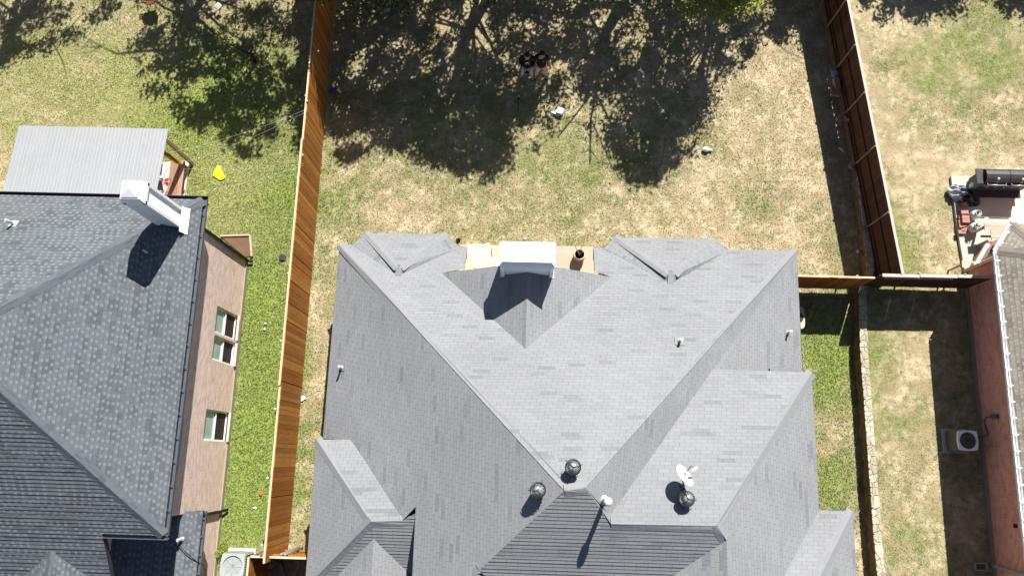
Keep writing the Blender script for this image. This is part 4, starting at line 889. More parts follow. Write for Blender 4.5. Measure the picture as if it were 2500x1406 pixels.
def gate_bottom():
    yA=un(700,1362,1.9)[1]; x0=un(612,1362,1.9)[0]; x1=-5.4
    ff=thing('cedar_gate_fence',(-7,yA,0),'cedar fence across the side yard at the bottom, seen from its post side','fence')
    mb=MB(); picket_run(mb,(x0,yA),(x1,yA),0,1.9,.14,.022,31); mb.build('board_panel',M['cedar'],ff); mb=MB(); mb.box(((x0+x1)/2,yA+.02,1.91),(x1-x0,.06,.03)); mb.build('top_trim',M['fcap'],ff)
    mb=MB(); [mb.box(((x0+x1)/2,yA+.05,z),(x1-x0,.05,.09)) for z in (.4,1.6)]; mb.build('rail',M['cedar'],ff)
    for x in (x0+.12,x0+1.,-7.0,-6.1): mb=MB(); mb.tube([(x,yA+.1,0),(x,yA+.1,1.9)],.034,8); mb.lathe((x,yA+.1,1.9),[(.045,0),(.045,.02),(.02,.05)],8); mb.build('fence_post',M['galv'],ff)
    xx=x0-.02; ff=thing('cedar_return_fence',(xx,yA-1,0),'cedar fence return running off the bottom beside the grey air conditioner','fence')
    mb=MB(); picket_run(mb,(xx,yA-4),(xx,yA),0,1.95,.14,.022,33); mb.build('board_panel',M['cedar'],ff); mb=MB(); mb.box((xx-.02,yA-2,1.96),(.05,4,.04)); mb.build('top_trim',M['fcap'],ff)
    xq=un(690,1395,0); mb=MB(); mb.box((xq[0],xq[1],.03),(.12,.5,.04),.4); mb.build('plank_scrap',M['plank'],label='pale plank lying in the dark below the gate fence',cat='plank',at=tuple(xq))
    xq=un(665,1370,0); mb=MB(); mb.blob(xq+[0,0,.08],(.18,.2,.12),9,0,.3,4); mb.build('rock',M['palebrick'],label='grey rock lying in the dark behind the gate fence',cat='rock',at=tuple(xq))
gate_bottom()

# ------------------------------------------------------------------ air conditioners
def ac(c,w_,h,mats,label,glare=True,rz=0.):
    t=thing('air_conditioner',tuple(c),label,'air conditioner'); c=Vector(tuple(c))
    mb=MB(); mb.box(c+Vector((-.02,0,.04)),(w_+.14,w_+.14,.09)); mb.build('pad',M['conc'],t)
    mb=MB(); mb.box(c+Vector((0,0,.09+(h-.14)/2)),(w_-.04,w_-.04,h-.14)); bo=mb.build('cabinet',mats[1],t)
    mb=MB(); n=9
    for i in range(n):
        o=-w_/2+.06+i*(w_-.12)/(n-1)
        for s in (-1,1): mb.box(c+Vector((o,s*(w_/2-.012),.09+(h-.14)/2)),(.02,.02,h-.2)); mb.box(c+Vector((s*(w_/2-.012),o,.09+(h-.14)/2)),(.02,.02,h-.2))
    mb.build('louvre',mats[1],bo)
    mb=MB(); R0=w_*.41; N=32; zt=c.z+h; rim=[]
    for k in range(N):
        a=2*math.pi*k/N; q=max(abs(math.cos(a)),abs(math.sin(a))); e=(w_/2)/(q**.8); e=min(e,w_*.63); rim.append((c.x+e*math.cos(a)*q**.0,c.y+e*math.sin(a)))
    for k in range(N):
        a0,a1=2*math.pi*k/N,2*math.pi*(k+1)/N; i0=(c.x+R0*math.cos(a0),c.y+R0*math.sin(a0)); i1=(c.x+R0*math.cos(a1),c.y+R0*math.sin(a1)); o0,o1=rim[k],rim[(k+1)%N]
        mb.poly([(*o0,zt),(*o1,zt),(*i1,zt),(*i0,zt)]); mb.poly([(*o0,zt-.06),(*o1,zt-.06),(*o1,zt),(*o0,zt)]); mb.poly([(*i0,zt),(*i1,zt),(*i1,zt-.1),(*i0,zt-.1)])
    mb.build('top_panel',mats[0],t)
    mb=MB(); mb.lathe((c.x,c.y,zt-.13),[(R0,0),(R0,.001)],24); mb.build('fan_well',M['black'],t)
    mb=MB()
    for k in range(4):
        a=k*math.pi/2+.5
        P=[(c.x+r*math.cos(a+o),c.y+r*math.sin(a+o),zt-.08+z) for r,o,z in ((.06,-.3,0),(R0*.95,-.15,.015),(R0*.95,.42,-.02),(.06,.5,-.01))]; mb.poly(P)
    mb.lathe((c.x,c.y,zt-.1),[(.085,0),(.085,.04),(.04,.05),(.001,.05)],16); mb.build('fan',mats[2],t)
    mb=MB(); 
    for r in (.05,.1,.15,.2,.25):
        if r<R0: mb.tube([(c.x+r*math.cos(a),c.y+r*math.sin(a),zt-.012) for a in np.linspace(0,2*np.pi,25)],.0028,4,cap=False)
    for k in range(8): a=k*math.pi/4; mb.tube([(c.x,c.y,zt-.008),(c.x+R0*math.cos(a),c.y+R0*math.sin(a),zt-.008)],.003,4)
    mb.build('grille',mats[3],t); return t
a1=un(2362,1075,RZ+.75); ac((a1[0],a1[1],RZ),.62,.78,(M['white'],M['acs'],M['blackmetal'],M['black']),'white topped air conditioner in shade beside the red brick wall')
a0=un(568,1381,.85); t0=ac((a0[0],a0[1],0),.74,.88,(M['acg'],M['acg'],M['gutgrey'],M['acg']),'grey air conditioner at the bottom, beside the tan brick wall and gate')
mb=MB(); c=un(584,1384,.55); mb.box((a0[0]+.372,a0[1]+.02,.6),(.012,.02+.12,.03)); mb.build('badge',M['red'],t0)
q=un(2391,1382,RZ); t=thing('window_well',tuple(q),'small pale framed vent box on the shaded ground at the bottom right','vent box'); mb=MB(); [mb.box(q+np.array(o),s) for o,s in (((-.17,0,.06),(.03,.2,.12)),((.17,0,.06),(.03,.2,.12)),((0,.1,.06),(.37,.03,.12)),((0,-.1,.06),(.37,.03,.12)))]; mb.build('frame',M['ac'],t); mb=MB(); mb.box(q+[0,0,.015],(.31,.17,.01)); mb.build('cover',M['acs'],t)

# ------------------------------------------------------------------ left yard: patio cover, deck, things on the lawn
def patio_left():
    zN=2.45; A=un(47,307,zN); B=un(411,314,zN); zs=[z for z in np.arange(2.45,3.6,.01)]
    zS=min(zs,key=lambda z:abs(un(5,477,z)[0]-A[0]-.0)); C=un(5,477,zS); YS_=C[1]-.35; zS2=zS+.06
    x0,x1=A[0],B[0]; print('cover',A,B,zS,C)
    t=thing('patio_cover',(x0+2,A[1]-1,0),'lean-to patio cover with ribbed grey metal roof behind the tan brick house','patio cover')
    mb=MB(); th=.03; pp=[(x0,A[1],zN),(x1,B[1],zN),(x1,YS_,zS2),(x0,YS_,zS2)]
    n=int((x1-x0)/.115)
    for i in range(n):
        a=x0+(x1-x0)*i/n; b=x0+(x1-x0)*(i+1)/n; r=a+.02
        mb.poly([(a,YS_,zS2),(r,YS_,zS2+.003),(r,A[1],zN+.003),(a,A[1],zN)][::-1]); mb.poly([(r,YS_,zS2+.003),(r+.01,YS_,zS2+.003),(r+.01,A[1],zN+.003),(r,A[1],zN+.003)]); mb.poly([(r+.01,YS_,zS2+.003),(r+.03,YS_,zS2),(r+.03,A[1],zN),(r+.01,A[1],zN+.003)]); mb.poly([(r+.03,YS_,zS2),(b,YS_,zS2),(b,A[1],zN),(r+.03,A[1],zN)])
    mb.poly([(x0,A[1],zN-.02),(x1,A[1],zN-.02),(x1,YS_,zS2-.02),(x0,YS_,zS2-.02)]); mb.build('metal_roof',M['corr'],t)
    mb=MB(); mb.bar((x0+.1,A[1]-.25,zN-.08),(x1-.1,A[1]-.25,zN-.08),.09,.14); 
    for i in range(6): x=x0+.15+(x1-x0-.3)*i/5; mb.bar((x,A[1]-.05,zN-.09),(x,YS_+.05,zS2-.09),.05,.1)
    mb.build('beam',M['deckwood'],t)
    for x in (x0+.2,x0+2.,x1-.2): mb=MB(); mb.box((x,A[1]-.25,(zN-.15)/2),(.1,.1,zN-.15)); mb.build('post',M['deckwood'],t)
    # slab
    mb=MB(); P=[un(*p,.08)[:2] for p in ((20,330),(462,392),(452,470),(447,487),(440,540),(20,540))]; P[0]=(x0-.1,A[1]-.6); P[-1]=(x0-.1,YNw-.02); P[-2]=(P[-2][0],YNw-.02); mb.prism([tuple(p) for p in P],-.05,.08); mb.build('patio_slab',M['concw'],kind='structure')
    # wooden bench-step along the slab
    t=thing('wooden_deck_bench',tuple(un(425,430,.08)),'brown timber step bench at the open end of the patio cover','bench')
    a=un(412,392,.5); b=un(404,487,.5); w_=.42
    mb=MB(); xL=a[0]; yt=a[1]; yb=b[1]-.5
    for i in range(3): mb.box((xL+.14+i*.17,(yt+yb)/2,.46),(.16,yt-yb,.04))
    mb.build('seat_board',M['deckwood'],t); [MB().box((xL+.3,y,.26),(.4,.08,.36)).build('leg',M['deckwood'],t) for y in (yt-.1,(yt+yb)/2,yb+.1)]
    t=thing('brace_board',tuple(un(447,405,.08)),'orange brown board leaning from the patio cover edge to the bench','board')
    mb=MB(); p=un(447,405,.3); q_=un(401,374,1.9); mb.bar(p,q_,.05,.18); mb.build('board',M['cedar'],t)
    c=un(406,442,.55); t=thing('pink_bucket',(c[0],c[1],.08),'bright pink bucket by the bench under the patio cover edge','bucket'); mb=MB(); mb.lathe((c[0],c[1],.08),[(.1,0),(.13,.4),(.115,.4),(.09,.05),(.001,.05)],16); mb.build('pail',M['pink'],t); mb=MB(); mb.tube([(c[0]-.13,c[1],.46),(c[0],c[1]-.05,.6),(c[0]+.13,c[1],.46)],.006,5); mb.build('handle',M['white'],t)
    # folding chairs in the shade
    t0=None
    for i,(px,py,lab) in enumerate(((394,425,'metal framed chair half under the patio cover, beside the pink bucket'),(396,470,'metal framed chair half under the patio cover, nearest to the white chimney'))):
        c=un(px,py,.08)
        if t0 is None:
            t0=thing('patio_chair',tuple(c),lab,'chair','chairs under the patio cover'); x,y,z=c
            mb=MB(); mb.box((x,y,z+.42),(.42,.42,.03)); mb.build('seat',M['blackcloth'],t0); mb=MB(); mb.box((x-.2,y,z+.68),(.03,.42,.42)); mb.build('backrest',M['blackcloth'],t0)
            for sx in (-1,1):
                for sy in (-1,1): mb=MB(); mb.tube([(x+sx*.2,y+sy*.2,z),(x+sx*.19,y+sy*.2,z+.42)],.012,6); mb.build('leg',M['white'],t0)
            mb=MB(); [mb.tube([(x+.2,y+s*.22,z+.4),(x+.2,y+s*.22,z+.62),(x-.2,y+s*.22,z+.64)],.013,6) for s in (-1,1)]; mb.build('arm_rest',M['white'],t0)
        else: dup(t0,tuple(c),lab,.3)
patio_left()
# yellow cloth
mb=MB(); pts=[(531,404),(537,406),(543,421),(549,433),(545,437),(537,440),(519,429),(522,418)]; c=un(533,422,0); rr=random.Random(3)
P=[un(*p,.03) for p in pts]; top_=[]; cz=c+[0,0,.09]
ring=[(p*.5+c*.5)+[0,0,.06+rr.uniform(0,.03)] for p in P]
for i in range(len(P)):
    j=(i+1)%len(P); mb.poly([P[j],P[i],ring[i],ring[j]][::-1]); mb.poly([ring[i],ring[j],cz]); mb.poly([P[i]-[0,0,.03],P[j]-[0,0,.03],P[j],P[i]])
mb.build('yellow_tarp',M['yellow'],label='crumpled bright yellow plastic sheet on the left lawn',cat='sheet',at=tuple(c))
# strings of lights
def string(p0,z0,p1,z1_,nb,label,sag=.25):
    a=un(*p0,z0); b=un(*p1,z1_); t=thing('string_lights',tuple(a),label,'string lights','strings of lights across the left lawn'); mb=MB(); n=14
    pt=lambda k:a+(b-a)*k-np.array([0,0,sag*4*k*(1-k)]); mb.tube([pt(i/n) for i in range(n+1)],.0035,4); mb.build('wire',M['lead'],t)
    for i in range(nb): k=(i+.6)/nb; q=pt(k); mb=MB(); mb.lathe(q-[0,0,.07],[(.001,0),(.015,.02),(.017,.035),(.008,.05)],8); mb.build('bulb',M['white'],t)
zc=2.4
string((405,375),2.3,(751,266),2.3,3,'string of lights from the cover corner to the fence, uppermost of the four'); string((411,408),2.2,(750,272),2.3,3,'string of lights just under the uppermost one, joining the fence beside it')
string((445,412),1.8,(741,400),2.3,4,'string of lights running nearly level above the yellow sheet'); string((410,480),2.6,(740,405),2.3,5,'string of lights rising from the chimney towards the fence, below the yellow sheet'); string((500,510),4.7,(722,532),2.3,3,'string of lights from the tan house roof corner down to the fence')
# bed border
t=thing('garden_bed_border',tuple(un(580,600,0)),'L shaped timber edging of a small bed beside the tan brick corner','edging')
mb=MB(); mb.bar(un(538,576,.05),un(611,574,.05),.05,.07); mb.bar(un(611,574,.05),un(615,626,.05),.07,.09); mb.build('timber',M['oldwood'],t); mb=MB(); mb.prism([tuple(un(*p,0)[:2]) for p in ((540,578),(610,576),(613,625),(600,628))],-.03,.025); mb.build('mulch',M['soil'],t)
c=un(690,629,0); t=thing('drain_grate',tuple(c),'round black drain grate in the grass by the cedar fence','drain'); mb=MB(); mb.lathe(c,[(.12,0),(.12,.03),(.1,.03)],16); mb.build('rim',M['blackmetal'],t); mb=MB(); [mb.box(c+[o,0,.034],(.014,.2,.012)) for o in (-.08,-.04,0,.04,.08)]; mb.build('grating',M['gutgrey'],t)
for i,(px,py,lab) in enumerate(((648,790,'pale round disc in the grass, upper of a close pair'),(646,804,'pale round disc in the grass, lower of a close pair'),(666,330,'pale round disc in the shaded grass under the strings of lights'))):
    c=un(px,py,0); mb=MB(); mb.lathe(c,[(.05,0),(.05,.02),(.04,.03),(.001,.032)],14); mb.build('pale_disc',M['acg'],label=lab,cat='disc',group='pale discs on the left lawn',at=tuple(c))  # low pale discs at round spots in the grass
c=un(637,1206,0); mb=MB(); mb.blob(c+[0,0,.03],(.05,.04,.035),8,0,.3,5); mb.build('orange_ball',M['orange'],label='small orange scrap on the left lawn near the fence',cat='scrap',at=tuple(c))
def crumple(px,py,r,mat,name,label,cat,seed,z=0.,ell=(1,.7,.45),rz=.4):
    c=un(px,py,z); mb=MB(); rr=random.Random(seed)
    for k in range(4): mb.blob(c+[rr.uniform(-.6,.6)*r,rr.uniform(-.5,.5)*r,r*.25],(r*rr.uniform(.4,.8),r*rr.uniform(.3,.6),r*rr.uniform(.25,.5)),9,0,.4,seed+k,.6)
    return mb.build(name,M[mat],label=label,cat=cat,at=tuple(c))
crumple(739,973,.1,'bagw','crumpled_paper','crumpled white paper at the foot of the cedar fence','litter',20)
crumple(700,1336,.1,'bagw','crumpled_bag','thin white bag on the ground at the fence corner by the gate','litter',24)
crumple(623,1240,.05,'bagw','paper_scrap','small white scrap on the left lawn below the orange one','litter',27)
crumple(812,222,.13,'purple','purple_toy','shiny purple toy at the foot of the cedar fence','toy',30)
crumple(2096,612,.1,'bagw','white_litter','white paper lump in the dark strip below the redwood fence','litter',44)
crumple(1282,583,.05,'bagw','paper_scrap','small pale scrap on the dry grass above the white chimney','litter',47)
crumple(1548,366,.045,'bagw','paper_scrap','tiny pale scrap in the tree shade right of centre','litter',48)
crumple(1120,588,.1,'black','black_scrap','small black tangled thing at the patio corner by the bay roof','scrap',51)
crumple(812,375,.09,'denim' if False else 'bagw','paper_scrap','pale scrap in the shade at the foot of the cedar fence, above the paper','litter',53) if False else None
# the white pale bag-like thing with a neck
c=un(1725,367,0); t=thing('white_bag',tuple(c),'small white knotted bag on the sunny dry grass','bag'); mb=MB(); mb.blob(c+[-.03,.0,.08],(.14,.09,.09),12,0,.12,60,.7); mb.build('sack',M['bagw'],t); mb=MB(); mb.blob(c+[.14,-.02,.06],(.05,.04,.04),8,0,.2,61); mb.blob(c+[.17,.03,.07],(.03,.02,.02),8,0,.2,62); mb.build('knot',M['bagw'],t)
# open white case
c=un(1365,275,0); t=thing('open_box',tuple(c),'white open box with its lid raised on the grass near the two people','box'); mb=MB(); R_=-.45
mb.box(c+[0.03,.0,.09],(.24,.22,.16),R_+.1); mb.build('box_body',M['tank'],t); mb=MB(); til=Matrix.Rotation(math.radians(-35),3,'Y'); mb.box(c+[-.13,-.08,.07],(.05,.34,.015),R_+1.2+.4,0,None); mb.box(c+[-.1,-.03,.03],(.16,.3,.02),.75); mb.build('lid',M['tank'],t)
# bluish cloth at the top
c=un(948,22,0); t=thing('pale_blue_towel',tuple(c),'pale blue cloth lying in the shade under the leaves at the top','cloth'); mb=MB(); mb.blob(c+[0,.1,.06],(.11,.07,.06),9,0,.3,71); mb.bar(c+[0.02,0,.04],c+[-.08,-.16,.03],.06,.03); mb.bar(c+[0.05,0,.04],c+[.03,-.16,.03],.06,.03); mb.build('cloth',M['bluegrey'],t)
# tripod
c=un(1266,256,0); t=thing('tripod',tuple(c),'small black camera tripod standing in the tree shade in front of the people','tripod'); apx=c+[0,.02,.5]
for a in (-1.57+.05,.7,2.5): mb=MB(); mb.tube([apx,c+[.2*math.cos(a),.2*math.sin(a),0]],[.014,.008],6); mb.build('leg',M['black'],t)
mb=MB(); mb.box(apx+[0,0,.05],(.05,.05,.08)); mb.build('head',M['black'],t); mb=MB(); mb.box(apx+[0,.01,.11],(.08,.05,.02)); mb.build('clamp',M['lead'],t)
# solar square lamps in the upper left
t0=None
for px,py,lab in ((473,9,'square grey panel lamp in the left yard, upper one, near the fire pit'),(540,19,'square grey panel lamp in the left yard, right one, above the little tree')):
    c=un(px,py,.0)
    if t0 is None:
        t0=thing('solar_lamp',tuple(c),lab,'lamp','square panel lamps in the left yard'); mb=MB(); tl=Matrix.Rotation(math.radians(12),3,'X'); mb.box(c+[0,-.12,.3],(.19,.19,.03),.75,0,tl); mb.build('panel_frame',M['tank'],t0); mb=MB(); mb.box(c+[0,-.12,.318],(.15,.15,.012),.75,0,tl); mb.build('panel',M['acg'],t0); mb=MB(); mb.tube([c,c+[0,-.12,.3]],.012,6); mb.build('stake',M['blackmetal'],t0)
    else: dup(t0,tuple(c),lab,.1)
# fire pit
c=un(378,16,.0); t=thing('fire_pit',tuple(c),'rusty round fire bowl on legs with grey planks across it, at the top edge','fire pit')
mb=MB(); mb.lathe(c+[.05,.0,.35],[(.08,0),(.22,.08),(.3,.2),(.28,.2),(.18,.09),(.001,.05)],20); mb.build('bowl',M['rust'],t)
for a in (.6,2.2,3.9,5.4): mb=MB(); mb.tube([c+[.05+.2*math.cos(a),.2*math.sin(a),.45],c+[.05+.33*math.cos(a),.33*math.sin(a),0]],.014,6); mb.build('leg',M['rust'],t)
for i in range(3): mb=MB(); mb.bar(c+[-.35,.0+.1*i,.58+.02*i],c+[.25,.22+.1*i,.58+.02*i],.05,.02); mb.build('plank',M['plank'],t)
crumple(205,16,.06,'tank','paper_scrap','tiny pale scrap in the shaded grass at the upper left','litter',81)
# weeds beside the grey air conditioner
def leafmesh(name,C,size,mat,parent=None,**k):
    n=len(C); a=rng.uniform(0,2*np.pi,n); b=rng.normal(0,.55,n); u=np.stack([np.cos(a),np.sin(a),np.zeros(n)],1); v=np.stack([-np.sin(a)*np.cos(b),np.cos(a)*np.cos(b),np.sin(b)],1); s=rng.uniform(.6,1.25,n)[:,None]*size
    V=np.empty((n,4,3)); V[:,0]=C-u*s*.28-v*s*.1; V[:,1]=C-v*s*.5; V[:,2]=C+u*s*.28+v*s*.1; V[:,3]=C+v*s*.55
    org=ORG[parent.name] if parent is not None else Vector((0,0,0)); V=V-np.array(org)
    me=bpy.data.meshes.new(name); me.vertices.add(4*n); me.vertices.foreach_set('co',V.ravel()); me.loops.add(4*n); me.loops.foreach_set('vertex_index',np.arange(4*n)); me.polygons.add(n)
    me.polygons.foreach_set('loop_start',np.arange(0,4*n,4)); me.polygons.foreach_set('loop_total',np.full(n,4)); me.update(); me.materials.append(mat)
    o=bpy.data.objects.new(name,me); COL.objects.link(o)
    if parent is not None: o.parent=parent
    ORG[o.name]=org; return o
def leafmat(name,a,b,c):
    t=NT(name); g_=t.new('ShaderNodeNewGeometry'); col=t.ramp(g_.outputs['Random Per Island'],[(0.,a),(.5,b),(1.,c)]); 
    tr=t.new('ShaderNodeBsdfTranslucent'); mx=t.new('ShaderNodeMixShader'); mx.inputs[0].default_value=.15; t.link(col,tr.inputs[0]); t.link(t.b.outputs[0],mx.inputs[1]); t.link(tr.outputs[0],mx.inputs[2]); t.link(mx.outputs[0],t.n['Material Output'].inputs[0]); return t.fin(col,.6,0,.3)
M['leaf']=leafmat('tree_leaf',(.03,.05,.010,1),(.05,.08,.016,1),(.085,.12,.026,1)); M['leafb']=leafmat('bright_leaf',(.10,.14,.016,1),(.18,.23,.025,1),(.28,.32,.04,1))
c=un(545,1345,0); t=thing('weed_clump',tuple(c),'bright green weeds between the tan brick wall and the grey air conditioner','plant'); C=c+np.stack([rng.normal(0,.1,260),rng.normal(0,.14,260),rng.uniform(.02,.3,260)],1); leafmesh('foliage',C,.06,M['leafb'],t)

# ------------------------------------------------------------------ right yard
def right_yard():
    z=RZ+.12
    mb=MB(); P=[un(*p,z)[:2] for p in ((2322,430),(2520,428),(2540,560),(2440,660),(2356,662),(2338,560))]; P[3]=(XWr+1.2,yw+.9); P[4]=(XWr-.05,yw-.02); mb.prism([tuple(p) for p in P],RZ-.3,z); mb.build('raised_patio',M['conc'],kind='structure')
    # grill
    g0=un(2450,470,z); t=thing('barbecue_grill',tuple(g0),'large black two lid barbecue grill on the concrete patio at the right','grill')
    zt=z+.95; a=un(2385,418,zt); b=un(2520,420,zt); x0,x1=a[0],b[0]; yb=un(2440,408,zt+.15)[1]; yf=un(2440,448,zt)[1]; print('grill',x0,x1,yb,yf)
    xs=x0+.22; mid=(xs+x1)/2
    mb=MB(); mb.box(((xs+x1)/2,(yb+yf)/2,z+.5),(x1-xs,yb-yf-.04,.8)); mb.build('cabinet',M['grill'],t)
    mb=MB(); mb.box((x0+.11,(yb+yf)/2,zt-.06),(.23,yb-yf,.05)); mb.build('side_shelf',M['grill'],t)
    for (c0,c1) in ((xs+.02,mid-.01),(mid+.01,x1)):
        mb=MB(); N=7; prof=[(yf+.02+(yb-yf-.02)*(1-math.cos(math.pi*i/(N-1)))/2, zt-.06+.2*math.sin(math.pi*i/(N-1))) for i in range(N)]
        for (ya,za),(yc,zc_) in zip(prof,prof[1:]): mb.poly([(c0,ya,za),(c1,ya,za),(c1,yc,zc_),(c0,yc,zc_)])
        mb.poly([(c0,*p) for p in prof]); mb.poly([(c1,*p) for p in prof][::-1]); li=mb.build('lid',M['grill'],t)
        cx=(c0+c1)/2; mb=MB(); n_=Vector((0,-.5,.85)).normalized(); mb.lathe((cx,yf+.12,zt+.09),[(.045,0),(.045,.02),(.001,.02)],14,0,n_); mb.lathe((cx-.01,yf+.05,zt+.02),[(.03,0),(.03,.02),(.001,.02)],12,0,n_); mb.build('thermometer',M['lead'],li)
        mb=MB(); mb.tube([(c0+.06,yf-.05,zt-.02),(c1-.06,yf-.05,zt-.02)],.018,8); [mb.tube([(x,yf+.02,zt-.02),(x,yf-.05,zt-.02)],.01,6) for x in (c0+.08,c1-.08)]; mb.build('lid_handle',M['galv'],li)
    mb=MB(); mb.box(((xs+x1)/2,yf-.03,zt-.13),(x1-xs,.06,.12)); co=mb.build('control_panel',M['grill'],t)
    for i in range(6): mb=MB(); mb.lathe((xs+.12+i*(x1-xs-.2)/5,yf-.06,zt-.13),[(.028,0),(.024,.035),(.001,.035)],10,0,(0,-1,0)); mb.build('knob',M['galv'],co)
    mb=MB(); mb.box(((xs+x1)/2,yf-.06,z+.22),(x1-xs,.34,.03)); mb.build('bottom_shelf',M['grill'],t)
    for x in (xs+.05,x1-.05):
        for y in (yf-.15,yb-.05): mb=MB(); mb.tube([(x,y,z),(x,y,z+.2)],.02,6); mb.build('leg',M['grill'],t)
    # tarp
    t=un(2350,476,z); mb=MB(); n=16; rr=random.Random(8); grid={}
    for i in range(n+1):
        for j in range(n+1):
            u,v=i/n-.5,j/n-.5; r=math.hypot(u,v)*2; hz=max(0,1-r*r)*.16+.05*math.sin(u*19+v*9)+.05*math.sin(v*25-u*7)+rr.uniform(0,.03); k=1.; ang=-.45; x=u*1.15*k; y=v*.62*k; q=max(abs(u),abs(v))*2; s=1 if r<1 else 1/r
            x*=s;y*=s; grid[i,j]=(t[0]+x*math.cos(ang)-y*math.sin(ang)+.02,t[1]+x*math.sin(ang)+y*math.cos(ang)-.05,z+.02+max(0,hz))
    for i in range(n):
        for j in range(n): mb.poly([grid[i,j],grid[i+1,j],grid[i+1,j+1],grid[i,j+1]],1 if i<6+2*math.sin(j) else 0)
    mb.build('grill_cover',[M['tarp'],M['tarpl']],label='crumpled black and silver grill cover on the patio corner',cat='cover',at=tuple(t))
    # propane tanks
    t0=None
    for px,py,lab,rz_ in ((2373,458,'white gas bottle standing between the crumpled cover and the grill',0),(2371,530,'white gas bottle beside the middle of the red brick row',.5),(2369,560,'white gas bottle with clear round shadow, nearest to the bottom of the patio',1.)):
        c=un(px,py,z)
        if t0 is None:
            t0=thing('gas_bottle',tuple(c),lab,'gas bottle','white gas bottles on the patio'); mb=MB(); mb.lathe(c,[(.1,0),(.12,.03),(.145,.06),(.15,.12),(.15,.27),(.14,.32),(.1,.36),(.03,.375)],20); mb.build('tank_body',M['tank'],t0)
            mb=MB(); 
            for k in range(3):
                a=k*2.1; P=[(c[0]+.09*math.cos(a+q),c[1]+.09*math.sin(a+q)) for q in np.linspace(0,1.5,7)]
                for p,q in zip(P,P[1:]): mb.poly([(*p,z+.34),(*q,z+.34),(*q,z+.46),(*p,z+.46)])
            mb.tube([(c[0]+.09*math.cos(a),c[1]+.09*math.sin(a),z+.46) for a in np.linspace(0,2*np.pi,17)],.008,5,cap=False); mb.build('collar',M['tank'],t0); mb=MB(); mb.lathe(c+[0,0,.37],[(.025,0),(.025,.05),(.035,.055),(.035,.07),(.001,.07)],8); mb.build('valve',M['rust'],t0)
        else: dup(t0,tuple(c),lab,rz_)
    # loose bricks
    b0=None
    for i,(px,py,lv,r) in enumerate(((2352,500,0,.15),(2347,512,0,0),(2352,520,1,.05),(2346,531,0,.1),(2354,532,1,-.05),(2346,543,0,0),(2355,541,1,.0),(2347,552,0,.2),(2352,563,0,.35),(2345,568,0,0))):
        c=un(px,py,z+.003+lv*.1); lab=['red brick nearest the crumpled cover','second red brick down, flat against the patio edge','raised red brick on top near the upper end of the row','red brick under the middle pair','raised red brick beside the gas bottle, upper one','red brick at the patio edge below the middle','raised red brick beside the gas bottle, lower one','red brick lying askew near the lower end','most tilted red brick of the row','last red brick at the bottom of the row'][i]
        if b0 is None:
            mb=MB(); mb.box((c[0],c[1],c[2]+.05),(.24,.12,.1)); b0=mb.build('loose_brick',M['redbrick'],label=lab,cat='brick',group='red bricks along the patio edge',at=tuple(c)); b0.rotation_euler=(0,0,r)
        else: q=b0.copy(); COL.objects.link(q); q.location=c; q.rotation_euler=(0,0,r); q['label']=lab
    # slatted table
    c=un(2440,590,z); t=thing('wooden_table',tuple(c),'weathered slatted wooden table partly under the corner of the tan roof','table')
    zt=z+.7
    tl=un(2402,543,zt); tr_=un(2500,546,zt); 
    for i in range(5):
        mb=MB(); yy=tl[1]-.07-i*.125; x_=tl[0]+(0 if i<2 else .18); mb.box(((x_+tr_[0])/2,yy,zt),(tr_[0]-x_,.11,.03)); mb.build('slat',M['oldwood'],t)
    for x in (tl[0]+.12,tr_[0]-.2):
        for y in (tl[1]-.1,tl[1]-.6): mb=MB(); mb.box((x,y,(z+zt)/2),(.07,.07,zt-z-.03)); mb.build('leg',M['oldwood'],t)
    mb=MB(); mb.bar((tl[0]+.1,tl[1]-.35,z+.3),(tr_[0]-.1,tl[1]-.35,z+.3),.06,.08); mb.build('stretcher',M['oldwood'],t)
    # round stool whose shadow shows at the frame edge
    c=un(2512,455,z); t=thing('round_table',tuple(c),'round black table just at the right edge below the grill','table'); mb=MB(); mb.lathe(c+[.28,-.05,.65],[(.27,0),(.27,.03),(.001,.03)],24); mb.build('table_top',M['blackmetal'],t); mb=MB(); mb.tube([c+[.28,-.05,0],c+[.28,-.05,.65]],.03,8); mb.lathe(c+[.28,-.05,0],[(.2,0),(.2,.03),(.03,.05)],16); mb.build('pedestal',M['blackmetal'],t)
    # board by the fence
    c=un(2332,661,RZ); t=thing('timber_trestle',tuple(c),'small pale timber trestle standing behind the dark side fence','trestle'); mb=MB(); mb.bar(c+[-.25,.1,.9],c+[.28,.04,.9],.05,.04); mb.bar(c+[-.25,.1,.9],c+[-.25,-.12,.9],.04,.04); mb.build('frame_rail',M['fcap'],t)
    [MB().box(c+[x,-.0,.45],(.05,.05,.9)).build('leg',M['fcap'],t) for x in (-.22,.25)]
    # litter under the redwood fence
    c=un(2036,182,RZ+.02); mb=MB()
    for k in range(5): mb.blob(c+[.05*math.sin(k*2),.06*math.cos(k*1.7),.06],(.08,.06,.05),9,0,.4,90+k)
    mb.build('plastic_bag',M['bluegrey'],label='pale blue crumpled bag beside a fence post, above the concrete block',cat='bag',at=tuple(c))
    c=un(2039,208,RZ+.02); mb=MB(); mb.box(c+[0,0,.1],(.18,.4,.18),.08); b1=mb.build('concrete_block',M['palebrick'],label='pinkish block lying lengthwise in the fence shade',cat='block',at=tuple(c))
    c=un(2030,219,RZ); mb=MB(); mb.box(c+[0,0,.06],(.1,.2,.1),.1); mb.build('loose_brick',M['terra'],label='red brick leaning beside the pinkish block in the fence shade',cat='brick',at=tuple(c))
    c=un(2038,233,RZ+.02); mb=MB(); mb.box(c+[0,0,.05],(.3,.1,.09),-.1); mb.build('stone_block',M['palebrick'],label='pale slab lying crosswise below the pinkish block',cat='block',at=tuple(c))
